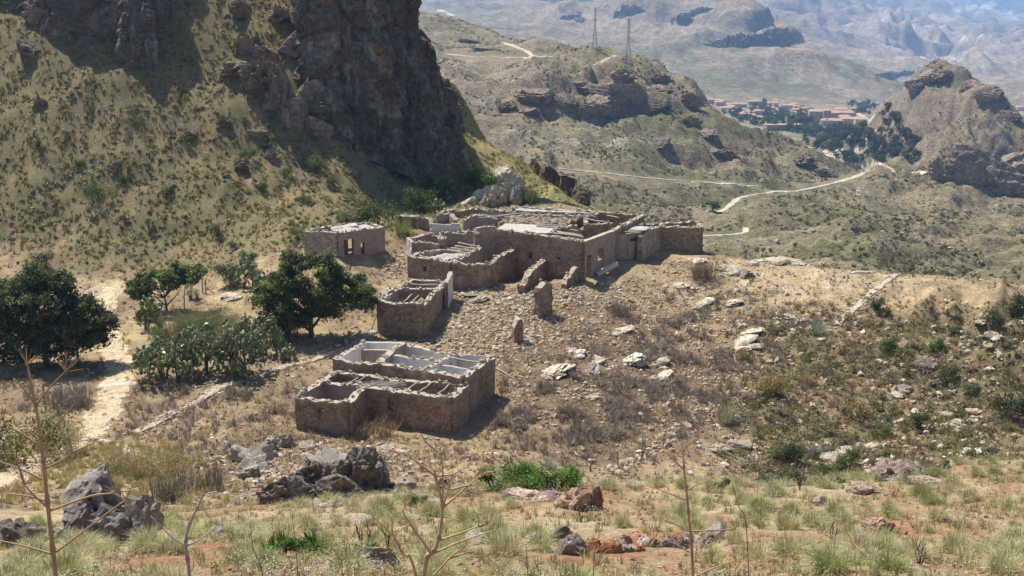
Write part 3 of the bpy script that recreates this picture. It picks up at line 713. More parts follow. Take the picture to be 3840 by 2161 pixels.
# crags on the middle hill and the right-hand peak
def crag(px, py, w, d, h, col, name='crag', F_=None, rz=0., tilt=0.):
    g = (F_ or MF).hit(px, py)
    if g is None: return
    w, d, h = w * .6, d * .6, h * .30
    g = g + np.array([0, d * .3, 0]); g[2] = (F_ or MF).h(g[0], g[1])
    V, T, C = rock_geo((0, 0, 0), (w / 2, d / 2, h * .9), 3000 + int(px * 3 + py), 5, rz, tilt, .4, col, 1.6, .1)
    tag(MB().add(V, None, T, C).build(name, M_CRAG, None, g), kind='structure')
M_CRAG = make_mat('crag_rock', scales=((1.2, .5), (.3, .4)), bump=(1., 1., 1.))
for (px, py, w, d, h, rz) in [(2020, 385, 26, 18, 16, .3), (2180, 345, 24, 16, 17, -.2), (2275, 370, 26, 18, 22, .2), (2350, 395, 30, 18, 20, -.3), (2430, 420, 32, 18, 18, -.3), (2240, 440, 24, 20, 20, .1),
                              (2480, 345, 24, 16, 14, -.4), (2560, 380, 24, 16, 14, -.4), (2590, 470, 18, 12, 14, -.6), (2480, 560, 18, 14, 12, .2), (2660, 520, 22, 12, 10, -.5), (2720, 590, 22, 14, 10, -.5), (2470, 310, 20, 12, 9, -.4), (2330, 300, 22, 12, 10, .2),
                              (2120, 400, 18, 12, 12, .4), (1985, 430, 14, 10, 8, .3), (1900, 420, 12, 10, 7, .2), (1820, 190, 26, 16, 9, .1), (1760, 160, 22, 16, 8, .2), (3090, 660, 18, 12, 12, -.3), (3020, 620, 18, 12, 8, .3)]:
    crag(px, py, w, d, h, (.30, .235, .18), rz=rz)
for (px, py, w, d, h, rz) in [(3700, 700, 60, 34, 55, -.1), (3810, 690, 55, 34, 50, .1), (3620, 690, 34, 26, 34, .2), (3530, 680, 24, 18, 24, .2), (3440, 340, 30, 22, 18, .4), (3490, 310, 28, 20, 20, .3), (3560, 290, 30, 22, 12, .1), (3650, 320, 30, 20, 16, -.5), (3720, 390, 30, 20, 18, -.5), (3790, 450, 30, 20, 14, -.5), (3350, 440, 20, 14, 16, .3)]:
    crag(px, py, w, d, h, (.30, .24, .19), rz=rz)
# mesa rim and far crags
M_FCRAG = make_mat('far_crag_rock', base=(.27, .225, .19), vcol=False, scales=((.25, .5), (.07, .6)), bump=(.25, 1., 4.))
def fcliff(pts, H, seed, back=10, amp=9, Hs=None):
    cc = []
    for j, (px, py, Y) in enumerate(pts):
        b = FF.hit(px, py)
        b = at(px, py, b[1] if b is not None else Y)
        hh = Hs[j] if Hs else H * (.15 if j in (0, len(pts) - 1) else (.55 + .6 * ((j * 37 + seed) % 7) / 7))
        cc.append((b, b + np.array([-.1 * hh, .45 * hh, hh])))
    cliff('cliff', cc, M_FCRAG, res=2.0, amp=amp * 1.5, cap=40, drop=12, seed=seed, sink=15)
fcliff([(2635, 165, 2200), (2700, 160, 2200), (2740, 150, 2200), (2790, 150, 2200), (2840, 165, 2200), (2890, 172, 2200), (2925, 170, 2200), (2945, 140, 2240)], 38, 800, Hs=[2, 7, 6, 12, 19, 36, 32, 8])
fcliff([(2520, 70, 2350), (2560, 60, 2350), (2620, 45, 2350), (2680, 30, 2350)], 8, 820)
fcliff([(2315, 60, 2500), (2345, 50, 2500), (2395, 48, 2500), (2425, 40, 2500)], 17, 840)
fcliff([(2080, 75, 2500), (2125, 68, 2500), (2165, 66, 2500), (2200, 80, 2500)], 12, 860)
fcliff([(3280, 285, 2300), (3330, 280, 2300), (3390, 275, 2300), (3420, 270, 2300)], 8, 880)
# ------------------------------------------------------------------ the ruins
def masonry(nt, col, pos):      # individual stones: cell colours, and mortar joints between them
    L = nt.links.new
    mp = nt.nodes.new('ShaderNodeMapping'); mp.inputs['Scale'].default_value = (1, 1, 1.7); L(pos, mp.inputs['Vector'])
    v = nt.nodes.new('ShaderNodeTexVoronoi'); v.inputs['Scale'].default_value = 4.2; L(mp.outputs[0], v.inputs['Vector'])
    sx = nt.nodes.new('ShaderNodeSeparateColor'); L(v.outputs['Color'], sx.inputs[0])
    mr = nt.nodes.new('ShaderNodeMapRange'); mr.inputs[3].default_value = .62; mr.inputs[4].default_value = 1.42; L(sx.outputs[0], mr.inputs[0])
    m1 = nt.nodes.new('ShaderNodeMix'); m1.data_type = 'RGBA'; m1.blend_type = 'MULTIPLY'; m1.inputs[0].default_value = 1; L(col, m1.inputs[6]); L(mr.outputs[0], m1.inputs[7])
    # reddish stones
    m2 = nt.nodes.new('ShaderNodeMix'); m2.data_type = 'RGBA'
    mr2 = nt.nodes.new('ShaderNodeMapRange'); mr2.inputs[1].default_value = .72; mr2.inputs[2].default_value = .78; mr2.inputs[4].default_value = .6; L(sx.outputs[1], mr2.inputs[0])
    L(mr2.outputs[0], m2.inputs[0]); L(m1.outputs[2], m2.inputs[6]); m2.inputs[7].default_value = (.36, .19, .11, 1)
    v2 = nt.nodes.new('ShaderNodeTexVoronoi'); v2.feature = 'DISTANCE_TO_EDGE'; v2.inputs['Scale'].default_value = 4.2; L(mp.outputs[0], v2.inputs['Vector'])
    mr3 = nt.nodes.new('ShaderNodeMapRange'); mr3.inputs[1].default_value = .01; mr3.inputs[2].default_value = .07; mr3.inputs[3].default_value = .55; mr3.inputs[4].default_value = 0; L(v2.outputs['Distance'], mr3.inputs[0])
    m3 = nt.nodes.new('ShaderNodeMix'); m3.data_type = 'RGBA'; L(mr3.outputs[0], m3.inputs[0]); L(m2.outputs[2], m3.inputs[6]); m3.inputs[7].default_value = (.12, .09, .07, 1)
    col = m3.outputs[2]
    # what is left of the render coat
    n = nt.nodes.new('ShaderNodeTexNoise'); n.inputs['Scale'].default_value = .75; n.inputs['Detail'].default_value = 8; n.inputs['Roughness'].default_value = .68; L(pos, n.inputs['Vector'])
    mr4 = nt.nodes.new('ShaderNodeMapRange'); mr4.inputs[1].default_value = .5; mr4.inputs[2].default_value = .58; mr4.inputs[4].default_value = .8; L(n.outputs['Fac'], mr4.inputs[0])
    m4 = nt.nodes.new('ShaderNodeMix'); m4.data_type = 'RGBA'; L(mr4.outputs[0], m4.inputs[0]); L(col, m4.inputs[6]); m4.inputs[7].default_value = (.335, .265, .215, 1)
    return m4.outputs[2]
def stains(nt, col, pos):       # rain stains running down old whitewash
    L = nt.links.new
    mp = nt.nodes.new('ShaderNodeMapping'); mp.inputs['Scale'].default_value = (3.2, 3.2, .5); L(pos, mp.inputs['Vector'])
    for (c, lo, hi, k, s) in (((.30, .24, .19), .55, .7, .8, .7), ((.40, .33, .27), .5, .75, .5, .25)):
        n = nt.nodes.new('ShaderNodeTexNoise'); n.inputs['Scale'].default_value = s; n.inputs['Detail'].default_value = 7; n.inputs['Roughness'].default_value = .7
        L(mp.outputs[0], n.inputs['Vector'])
        mr = nt.nodes.new('ShaderNodeMapRange'); mr.inputs[1].default_value = lo; mr.inputs[2].default_value = hi; mr.inputs[4].default_value = k; L(n.outputs['Fac'], mr.inputs[0])
        mx = nt.nodes.new('ShaderNodeMix'); mx.data_type = 'RGBA'; L(mr.outputs[0], mx.inputs[0]); L(col, mx.inputs[6]); mx.inputs[7].default_value = (*c, 1)
        col = mx.outputs[2]
    return col
M_STONE = make_mat('rubble_masonry', extra=masonry, scales=((11., .3), (1.1, .25)), bump=(11., .9, .06))
M_WHITE = make_mat('stained_whitewash', base=(.74, .71, .68), vcol=False, extra=stains, scales=((5., .12),), bump=(9., .4, .03))
M_PLASTER = make_mat('mauve_plaster', base=(.36, .285, .245), vcol=False, extra=stains, scales=((5., .25), (1.3, .2)), bump=(9., .6, .04))
M_TOP = make_mat('loose_stones', scales=((10., .35),), bump=(12., .7, .04))
M_WOOD = make_mat('weathered_wood', base=(.40, .35, .29), vcol=False, scales=((14., .35), (3., .2)), bump=(20., .5, .02))
M_BLOCK = make_mat('grey_concrete_block', base=(.60, .59, .57), vcol=False, scales=((6., .12),), bump=(12., .4, .02))
M_SLAB = make_mat('lime_roof_slab', base=(.46, .42, .38), vcol=False, scales=((7., .25), (1.4, .25)), bump=(9., .6, .05))
M_DARKDOOR = make_mat('old_wood_grate', base=(.16, .125, .10), vcol=False, scales=((9., .3),), bump=(9., .4, .02))
MATS_W = [M_STONE, M_WHITE, M_PLASTER, M_TOP, M_BLOCK]
SWALL = (.275, .205, .15)
WSEED = [0]
def wall(parent, p0, p1, thick=.5, left=0, right=0, prof=None, openings=(), jag=.14, base=None, stones=True, col=SWALL, sink=.5, name='wall', topcol=(.43, .375, .30), zb=None, rough=1.0):
    """a standing wall between two world points (its top centre line). left/right: material slot on that side.
    prof: list of (u, drop) lowering the top; openings: (u0, u1, z above the foot from, to)."""
    WSEED[0] += 1; sd = WSEED[0] * 17
    p0 = np.asarray(p0, float); p1 = np.asarray(p1, float)
    d = (p1 - p0)[:2]; L = np.linalg.norm(d); d = d / L; nrm = np.array([-d[1], d[0]])
    us = set(np.linspace(0, 1, max(2, int(L / .24)) + 1))
    for o in openings: us |= {o[0], o[1]}
    u = np.array(sorted(us)); u = u[np.r_[True, np.diff(u) > 1e-4]]
    xy = p0[:2] + u[:, None] * (p1 - p0)[:2]
    g = np.minimum(NF.h(xy[:, 0] + nrm[0] * .4, xy[:, 1] + nrm[1] * .4), NF.h(xy[:, 0] - nrm[0] * .4, xy[:, 1] - nrm[1] * .4))
    g = (g if zb is None else np.full(len(u), zb)) - sink
    zt = p0[2] + u * (p1[2] - p0[2])
    if prof: zt = zt - np.interp(u, [a for a, _ in prof], [b for _, b in prof])
    zt = zt + jag * (noise2(u * L / .55, u * 0 + sd, 3) + .6 * noise2(u * L / .2, u * 0 + sd, 5)) + jag * 1.2 * noise2(u * L / 2.2, u * 0 + sd, 7)
    zt = np.maximum(zt, g + .25)
    H = np.max(zt - g); vs = set(np.linspace(0, 1, max(2, int(H / .28)) + 1))
    gz = np.mean(g) + sink; hm = np.mean(zt - g)
    for o in openings: vs |= {np.clip((o[2] + sink) / hm, 0, 1), np.clip((o[3] + sink) / hm, 0, 1)}
    v = np.array(sorted(vs)); v = v[np.r_[True, np.diff(v) > 1e-3]]; nu, nv = len(u), len(v)
    Z = g[None] + v[:, None] * (zt - g)[None]
    def side(s):
        X = np.repeat(xy[None] + s * nrm * thick / 2, nv, 0)
        dd = .05 * fbm3(X[..., 0] * 1.7, X[..., 1] * 1.7, Z * 1.7, 3, 31) + .03 * noise3(X[..., 0] * 5, X[..., 1] * 5, Z * 5, 37)
        X = X + s * nrm * (dd * rough)[..., None] + (rough > 1) * .10 * np.stack([noise3(X[..., 0] * 2, X[..., 1] * 2, Z * 1.6, 61), noise3(X[..., 0] * 2, X[..., 1] * 2, Z * 1.6, 67)], -1)
        return np.concatenate([X, Z[..., None]], -1).reshape(-1, 3)
    V = np.concatenate([side(1), side(-1)])
    N = nu * nv; idx = lambda i, j: i * nu + j
    solid = np.ones((nv - 1, nu - 1), bool)
    uc = (u[:-1] + u[1:]) / 2; vc = (v[:-1] + v[1:]) / 2
    for o in openings:
        a, b = (o[2] + sink) / hm, (o[3] + sink) / hm
        solid &= ~((uc > o[0]) & (uc < o[1]))[None] | ~((vc > a) & (vc < b))[:, None]
    Q, M = [], []
    for i in range(nv - 1):
        for j in range(nu - 1):
            if not solid[i, j]: continue
            a, b, c, e = idx(i, j), idx(i, j + 1), idx(i + 1, j + 1), idx(i + 1, j)
            Q.append((b, a, e, c)); M.append(left)
            Q.append((N + a, N + b, N + c, N + e)); M.append(right)
            if i == nv - 2: Q.append((e, N + e, N + c, c)); M.append(3)
            elif not solid[i + 1, j]: Q.append((e, N + e, N + c, c)); M.append(0)
            if i > 0 and not solid[i - 1, j]: Q.append((a, b, N + b, N + a)); M.append(0)
            if j == 0 or not solid[i, j - 1]: Q.append((a, N + a, N + e, e)); M.append(0)
            if j == nu - 2 or not solid[i, j + 1]: Q.append((b, c, N + c, N + b)); M.append(0)
    C = np.tile(np.asarray(col), (len(V), 1)) * (1 + .18 * fbm3(V[:, 0] * .5, V[:, 1] * .5, V[:, 2] * .5, 3, 41))[:, None]
    C[(np.arange(len(V)) % N) >= N - nu] = topcol
    fs = [np.array(Q)]; VV = [V]; CC = [C]; nT = 0
    if stones:
        k = int(L * 5.5); rs = np.random.default_rng(sd); V1, T1 = ICO[1]
        tt = rs.uniform(0, 1, k); tt = np.where(rs.uniform(0, 1, k) < .4, np.clip(np.round(tt * 6) / 6 + rs.normal(0, .03, k), 0, 1), tt)
        cz = np.interp(tt, u, zt); cx = p0[:2] + tt[:, None] * (p1 - p0)[:2] + nrm * rs.uniform(-.5, .5, k)[:, None] * thick
        Ts = []
        for q in range(k):
            r = .045 + .14 * rs.uniform(0, 1) ** 2.2
            W = V1 * (1 + .25 * rs.uniform(-1, 1, (len(V1), 1))) * r * rs.uniform(.7, 1.4, 3) + np.array([cx[q, 0], cx[q, 1], cz[q] + r * .3])
            VV.append(W); CC.append(np.tile(np.asarray(topcol) * rs.uniform(.6, 1.3) * np.array([1, rs.uniform(.9, 1), rs.uniform(.8, 1)]), (len(W), 1)))
            Ts.append(T1 + len(V) + q * len(V1)); nT += len(T1)
        if Ts: fs.append(np.concatenate(Ts))
    M = M + [3] * nT
    loc = np.array(parent.location) if parent is not None else np.zeros(3)
    me = mesh_np(name, np.concatenate(VV) - loc, fs, MATS_W, np.concatenate(CC), False, M)
    return link(name, me, parent)
def beam(parent, a, b, r=.08, name='roof_beam', mat=None, bend=.03):
    a = np.asarray(a, float); b = np.asarray(b, float); t = np.linspace(0, 1, 7)
    P = a[None] * (1 - t)[:, None] + b[None] * t[:, None]
    P[:, 2] += bend * np.sin(t * math.pi * 2 + a[0]) - bend * np.sin(t * math.pi)
    P[:, 0] += bend * np.sin(t * 5 + a[1])
    loc = np.array(parent.location) if parent is not None else 0
    return MB().tube(P - loc, r * (1 + .12 * np.sin(t * 9 + a[0] * 3)), 7).build(name, mat or M_WOOD, parent, None, True)
def slab(parent, corners, th=.18, name='roof_slab', mat=None, rough=.06, col=(1, 1, 1), n=26):
    """an uneven slab spanning four world corners"""
    A, B, C_, D = [np.asarray(c, float) for c in corners]
    s = np.linspace(0, 1, n)
    P = (A * (1 - s)[:, None])[None] * (1 - s)[:, None, None] + (B * s[:, None])[None] * (1 - s)[:, None, None] + (D * (1 - s)[:, None])[None] * s[:, None, None] + (C_ * s[:, None])[None] * s[:, None, None]
    P[..., 2] += rough * fbm2(P[..., 0] / .8, P[..., 1] / .8, 4, 51)
    for e in (P[0], P[-1], P[:, 0], P[:, -1]): e[:, :2] += .10 * np.stack([noise2(e[:, 0] * 3, e[:, 1] * 3, 5), noise2(e[:, 0] * 3, e[:, 1] * 3, 6)], 1)
    Tp = P.reshape(-1, 3); Bt = Tp - np.array([0, 0, th])
    i = np.arange(n - 1)[:, None] * n + np.arange(n - 1)[None]
    Q = np.stack([i, i + 1, i + n + 1, i + n], -1).reshape(-1, 4); Q2 = Q[:, ::-1] + n * n
    E = []
    for k in range(n - 1):
        for (a, b) in ((k, k + 1), ((n - 1) * n + k + 1, (n - 1) * n + k), ((k + 1) * n, k * n), (k * n + n - 1, (k + 1) * n + n - 1)):
            E.append((a, a + n * n, b + n * n, b))
    loc = np.array(parent.location) if parent is not None else np.zeros(3)
    return link(name, mesh_np(name, np.concatenate([Tp, Bt]) - loc, np.concatenate([Q, Q2, np.array(E)]), mat or M_SLAB, np.tile(np.asarray(col, float), (2 * n * n, 1))), parent)
def ruin(name, px, py, label, cat='ruin', Y=None):
    g = NF.hit(px, py) if Y is None else at(px, py, Y)
    return empty(name, tuple(g), label, cat)

# ---- the nearest house: annex, long hall, whitewashed rooms behind
e = ruin('ruined_house', 1420, 1600, 'nearest roofless stone house with whitewashed rooms and a long hall')
zf = -25.1; zr = -24.6
T = lambda px, py, z=zf: atz(px, py, z)
A1, A2, A3, A4 = T(1118, 1488), T(1305, 1507), T(1366, 1448), T(1206, 1424)
H2, H3, H4 = T(1693, 1490), T(1747, 1440), T(1262, 1394)
wall(e, A1, A2, .5, 2, 0, openings=((.41, .53, 1.55, 1.95),), prof=((0, 0), (.35, .0), (.6, .18), (1, .0)))
wall(e, A2, A3, .55, 2, 0, prof=((0, .05), (.6, 0), (1, -.1)))
wall(e, A4, A1, .5, 2, 0)
wall(e, A4, A3, .45, 2, 2, jag=.14, prof=((0, -.1), (.5, .12), (1, 0)))
wall(e, A3, H2, .55, 2, 0, openings=((.285, .365, 1.15, 2.0),))
w_ = MB(); q = A3 + (H2 - A3) * .325; gz = NF.h(q[0], q[1])
for k in range(3): w_.box((q[0] - .22 + k * .22, q[1] + .12, gz + 1.55), (.06, .05, .85), col=(1, 1, 1))
w_.box((q[0], q[1] + .12, gz + 1.85), (.62, .045, .07)).box((q[0], q[1] + .12, gz + 1.5), (.62, .045, .07))
w_.build('window_grate', M_DARKDOOR, e, None, False, np.array(e.location))
wall(e, H2, H3, .55, 2, 0)
wall(e, H3, H4, .5, 0, 2, jag=.14, prof=((0, 0), (.3, .05), (.55, .25), (.75, .1), (1, 0)))
wall(e, H4, A4, .45, 0, 2, jag=.12)
R1, R2, R5, R6 = T(1258, 1346, zr), T(1424, 1362, zr), T(1371, 1282, zr), T(1514, 1287, zr)
S2, S3 = T(1738, 1413, zr), T(1843, 1338, zr)
wall(e, R1, R2, .5, 1, 0, prof=((0, -.05), (.3, .12), (.75, .15), (1, 0)))
wall(e, R5, R1, .5, 1, 0)
wall(e, R6, R5, .4, 1, 0, stones=False, jag=.03)
wall(e, R2, R6, .55, 1, 2, prof=((0, -.05), (.5, -.2), (1, -.15)))
wall(e, R2, S2, .55, 1, 0)
wall(e, S2, S3, .6, 1, 0)
wall(e, S3, R6, .55, 1, 0, jag=.14, openings=((.56, .62, .9, 1.5),), prof=((0, 0), (.2, .1), (.6, .3), (.85, .1), (1, 0)))
mid0, mid1 = T(1472, 1331, zr), T(1640, 1355, zr)
wall(e, mid0, mid1, .35, 1, 1, jag=.08, openings=((.66, .76, .1, 1.9),))
wall(e, mid1, T(1776, 1380, zr - .05), .25, 2, 1, stones=False, jag=.03, prof=((0, .25), (.4, .2), (1, .15)))
wall(e, T(1583, 1392, zr), T(1705, 1323, zr), .35, 1, 1, jag=.06, stones=True)
wall(e, T(1335, 1311, zr - .3), T(1468, 1313, zr - .3), .25, 1, 2, stones=False, jag=.02)
beam(e, T(1692, 1343, zr + .02), T(1815, 1361, zr + .02), .08)
for (x0, y0, x1, y1) in [(1294, 1442, 1345, 1416), (1330, 1434, 1372, 1413), (1516, 1470, 1568, 1430), (1565, 1476, 1614, 1437), (1640, 1480, 1682, 1444)]:
    beam(e, T(x0, y0, zf - .12), T(x1, y1, zf - .08), .06)
# fallen reed ceiling over the hall
rm = MB(); rs = np.random.default_rng(3); c0 = T(1440, 1448, zf - .15)
for k in range(60):
    a = rs.normal(0, .16) + .1; l = rs.uniform(.6, 1.7); c = c0 + np.array([rs.uniform(-1.3, 1.1), rs.uniform(-.9, .9), rs.uniform(-.12, .15)])
    dv = np.array([math.cos(a), math.sin(a), rs.uniform(-.15, .1)]) * l / 2
    rm.tube([c - dv, c + dv], rs.uniform(.02, .035), 5, (.55, .51, .46))
rm.build('reed_ceiling', M_TOP, e, None, False, np.array(e.location))
slab(e, (T(1262, 1372, zr - .9), T(1425, 1387, zr - .9), T(1425, 1404, zr - 1.05), T(1262, 1392, zr - 1.05)), .1, 'lean_to_roof')

# ---- two small rooms in a strip further up
e = ruin('ruined_hut', 1500, 1240, 'two-room roofless stone hut with a rounded pile of masonry at its left corner')
z1 = -23.6
B1, B2, B3, B4 = T(1421, 1127, z1), T(1584, 1140, z1), T(1648, 1082, z1), T(1488, 1084, z1)
B5, B6 = T(1671, 1058, z1), T(1548, 1046, z1)
wall(e, B1, B2, .5, 2, 0, prof=((0, -.1), (.4, .12), (1, 0)))
wall(e, B2, B3, .5, 2, 0, prof=((0, .1), (.5, .0), (1, -.1)))
wall(e, B4, B1, .5, 2, 0, jag=.16)
wall(e, B4, B3, .45, 2, 0, jag=.06)
wall(e, B3, B5, .5, 2, 0)
wall(e, B5, B6, .4, 2, 0, jag=.06)
wall(e, B6, B4, .45, 2, 0)
wall(e, T(1672, 1060, z1 + .5), T(1690, 1020, z1 + .9), .4, 4, 4, jag=.12, stones=False, name='block_pier')
for (x0, y0, x1, y1) in [(1546, 1050, 1662, 1060), (1540, 1066, 1655, 1070)]: beam(e, T(x0, y0, z1 - .05), T(x1, y1, z1 - .05), .09)
for k, (x0, y0) in enumerate([(1452, 1124), (1512, 1131), (1541, 1132), (1560, 1134)]):
    beam(e, T(x0, y0, z1 - .12), T(x0 + 42 - 6 * k, y0 - 34 + 6 * k, z1 - .45), .07)
wall(e, T(1428, 1100, z1 + .1), T(1466, 1080, z1 + .35), .9, 0, 0, jag=.3, prof=((0, .5), (.5, 0), (1, .3)), topcol=(.45, .40, .33), name='masonry_pile')
# the leaning pole at its corner
po = MB().tube([(0, 0, 0), (.55, .55, 1.5), (1.15, 1.05, 3.1)], .05, 7).build('pole', M_WOOD, None, NF.hit(1390, 1243)); tag(po, 'thin pole leaning on the left corner of the two-room hut', 'pole')
pg = NF.hit(1417, 1225); po = MB().tube([(0, 0, 0), (-.02, .0, 1.5), (.03, 0, 3.0)], .045, 7).build('pole', M_WOOD, None, pg); tag(po, 'thin upright pole at the left corner of the two-room hut', 'pole')

# ---- the stepped wing left of the hall
e = ruin('ruined_wing', 1690, 1090, 'stepped stone wing with log roof between the hut and the main hall')
z2 = -22.4
C1, C2, C3 = T(1534, 958, z2), T(1694, 984, z2), T(1842, 988, z2 - .05)
C4, C5 = T(1648, 935, z2), T(1803, 928, z2)
wall(e, C1, C2, .5, 2, 0, openings=((.37, .44, 1.4, 1.95),))
wall(e, C2, C3, .5, 2, 0, prof=((0, -.1), (.35, .05), (.6, .2), (.75, .05), (1, .1)))
wall(e, C4, C1, .5, 2, 0)
wall(e, C2, C5, .5, 2, 2)
wall(e, C5, C4, .5, 0, 2, prof=((0, .1), (.5, .2), (1, 0)))
wall(e, C3, C3 + np.array([.3, 2.2, -.1]), .5, 0, 0)
for (x0, y0, x1, y1) in [(1718, 912, 1800, 924), (1706, 924, 1793, 933), (1692, 931, 1780, 942), (1678, 937, 1768, 951)]: beam(e, T(x0, y0, z2 + .03), T(x1, y1, z2 + .03), .10)
slab(e, (T(1600, 968, z2 - .3), T(1690, 975, z2 - .15), T(1760, 950, z2 - .15), T(1680, 945, z2 - .6)), .12, 'roof_slab', rough=.2)
beam(e, T(1572, 957, z2), T(1625, 970, z2), .07)
z3 = -21.7
D1, D2, D3, D4, D5 = T(1528, 892, z3), T(1560, 890, z3), T(1548, 908, z3 - .1), T(1652, 914, z3 - .2), T(1665, 880, z3 + .05)
wall(e, D1, D3, .3, 4, 4, stones=False, jag=.03, name='block_wall')
wall(e, D1, D2, .3, 4, 4, stones=False, jag=.03, name='block_wall')
wall(e, D2, T(1620, 872, z3), .45, 2, 2, jag=.06)
wall(e, D3, D4, .5, 2, 0, jag=.16)
wall(e, D4, D5, .6, 2, 2, prof=((0, -.5), (.4, -.5), (.5, .2), (1, .2)))
wall(e, T(1592, 876, z3), T(1785, 872, z3), .6, 0, 2, jag=.25, topcol=(.40, .33, .26))
wall(e, T(1724, 868, z3), T(1786, 870, z3), .5, 0, 0, jag=.1)
z4 = -20.5
E1, E2, E3 = T(1503, 806, z4), T(1556, 813, z4), T(1614, 818, z4)
wall(e, E1, E2, 1.0, 0, 0, jag=.18, topcol=(.42, .38, .29))
wall(e, E2, E3, .5, 2, 0, jag=.12, prof=((0, 0), (.8, 0), (1, .3)))
wall(e, E3, T(1622, 868, z4 - 1.2), .4, 2, 2)
wall(e, T(1618, 838, z4 - .3), T(1724, 838, z4 - .3), .3, 4, 4, stones=False, jag=.01, prof=((0, 0), (.5, .14), (.66, .2), (.68, -.02), (1, 0)), name='block_wall')
wall(e, T(1636, 806, z4), T(1692, 804, z4), .45, 2, 2, jag=.1)
wall(e, T(1692, 802, z4 + .1), T(1708, 822, z4), .5, 2, 0)
wall(e, T(1737, 812, z4 + .2), T(1790, 806, z4 + .3), .5, 2, 2, jag=.1, prof=((0, .5), (.5, 0), (1, -.1)))
wall(e, T(1790, 806, z4 + .3), T(1862, 820, z4 + .1), .5, 2, 2, jag=.14)
wall(e, T(1650, 795, z4), T(1800, 781, z4 + .2), .6, 0, 2, jag=.25)
wall(e, T(1800, 781, z4 + .2), T(1890, 790, z4 + .4), .6, 0, 2, jag=.2)
for (x0, y0, x1, y1) in [(1795, 812, 1990, 798), (1800, 818, 1920, 806), (1710, 795, 1745, 789)]: beam(e, T(x0, y0, z4 + .25), T(x1, y1, z4 + .25), .08)

# ---- the main hall
e = ruin('ruined_farmhouse', 2120, 1050, 'large main stone farmhouse ruin with flat roof terrace and open roof beams')
zh = -20.6
K0, K1, K2 = T(1862, 857, zh), T(2186, 905, zh), T(2299, 864, zh)
wall(e, K0, K1, .55, 2, 0, jag=.07, prof=((0, .9), (.03, .35), (.08, 0), (1, 0)), openings=((.40, .45, 1.9, 2.6), (.735, .765, 2.1, 2.4)))
wall(e, T(1785, 855, zh), T(1790, 876, zh - .5), .6, 2, 0, jag=.1, prof=((0, 0), (1, .1)))
wall(e, T(1785, 855, zh), T(1862, 850, zh), .5, 2, 2, jag=.12)
wall(e, T(1790, 915, zh - 2), T(1868, 900, zh - 1.3), .5, 2, 2, jag=.15)
wall(e, K1, K2, .55, 2, 2, jag=.05, openings=((.06, .2, 0, 2.3), (.42, .6, 1.2, 2.4)), stones=False)
K3 = T(2409, 806, zh + .35); K4 = T(2235, 795, zh + .25); K5 = T(1925, 774, zh + .25)
wall(e, K2, K3, .55, 2, 0, jag=.10)
wall(e, K3, K4, .55, 0, 2, jag=.12)
wall(e, K4, K5, .55, 0, 0, jag=.16, topcol=(.46, .41, .35))
wall(e, T(1905, 800, zh + .1), T(2232, 812, zh + .2), .5, 2, 0, jag=.16)
wall(e, K5, T(1900, 800, zh + .2), .5, 0, 0, jag=.2)
slab(e, (K0 + [0, .3, -.12], T(2052, 876, zh - .12), T(2105, 846, zh - .12), T(1895, 838, zh - .12)), .25, 'roof_slab', rough=.05)
slab(e, (T(1870, 836, zh - .08), T(2100, 842, zh - .08), T(2200, 812, zh - .05), T(1910, 805, zh - .05)), .3, 'rubble_roof', M_TOP, rough=.35, col=(.36, .29, .215), n=60)
slab(e, (T(1935, 790, zh + .1), T(2225, 800, zh + .15), T(2233, 796, zh + .15), T(1930, 777, zh + .1)), .2, 'roof_slab', rough=.1)
# inner walls
wall(e, T(2056, 874, zh), T(2120, 846, zh), .4, 2, 2, jag=.08)
wall(e, T(2108, 834, zh), T(2122, 856, zh), .4, 2, 2, jag=.08)
wall(e, T(2122, 848, zh), T(2196, 838, zh), .5, 2, 2, jag=.1, prof=((0, 0), (.4, .1), (.7, .6), (1, .5)))
wall(e, T(2196, 840, zh), T(2296, 836, zh), .5, 2, 0, jag=.1)
wall(e, T(2196, 822, zh + .1), T(2196, 842, zh), .4, 2, 2, jag=.08)
wall(e, T(2040, 826, zh + .05), T(2122, 824, zh + .05), .4, 2, 2, jag=.1)
wall(e, T(2190, 818, zh + .1), T(2240, 800, zh + .25), .4, 2, 2, jag=.1)
for (x0, y0, x1, y1) in [(2010, 846, 2122, 856), (2016, 841, 2120, 848), (2078, 874, 2186, 888), (2090, 868, 2188, 884), (2096, 871, 2190, 890), (2070, 884, 2170, 900), (2192, 820, 2272, 833), (2238, 800, 2322, 818), (2246, 797, 2330, 813), (2252, 795, 2336, 808), (2140, 862, 2170, 866)]:
    beam(e, T(x0, y0, zh + .0), T(x1, y1, zh + .0), .085)
pb = T(2187, 900, zh); beam(e, pb + [-.6, .2, .0], pb + [.5, -.5, -.2], .09)

# ---- the right-hand building and the passage
e = ruin('ruined_outhouse', 2500, 985, 'ruined stone building at the right end joined to the farmhouse by beams')
z5 = -21.3
G1, G2, G3 = T(2400, 878, z5), T(2470, 850, z5), T(2628, 852, z5)
wall(e, G1, G2, .55, 2, 0, jag=.12, col=(.40, .34, .30), prof=((0, .25), (.15, .05), (.5, -.15), (1, 0)))
wall(e, G2, G3, .55, 2, 0, jag=.08)
wall(e, G3, G3 + np.array([.3, 3.6, .0]), .55, 2, 0, jag=.1)
wall(e, G3 + np.array([.3, 3.6, .0]), T(2420, 842, z5 + .0), .55, 0, 2, jag=.14)
wall(e, T(2296, 880, z5 + .1), T(2352, 876, z5 + .1), .4, 2, 2, jag=.04, stones=False)
wall(e, T(2352, 876, z5 + .1), T(2420, 862, z5 + .1), .4, 2, 2, jag=.06, openings=((.1, .5, 1.9, 2.25), (.6, .8, 0, 1.7)), stones=False)
wall(e, T(2376, 842, z5 + .4), T(2412, 842, z5 + .4), .5, 2, 2, jag=.05)
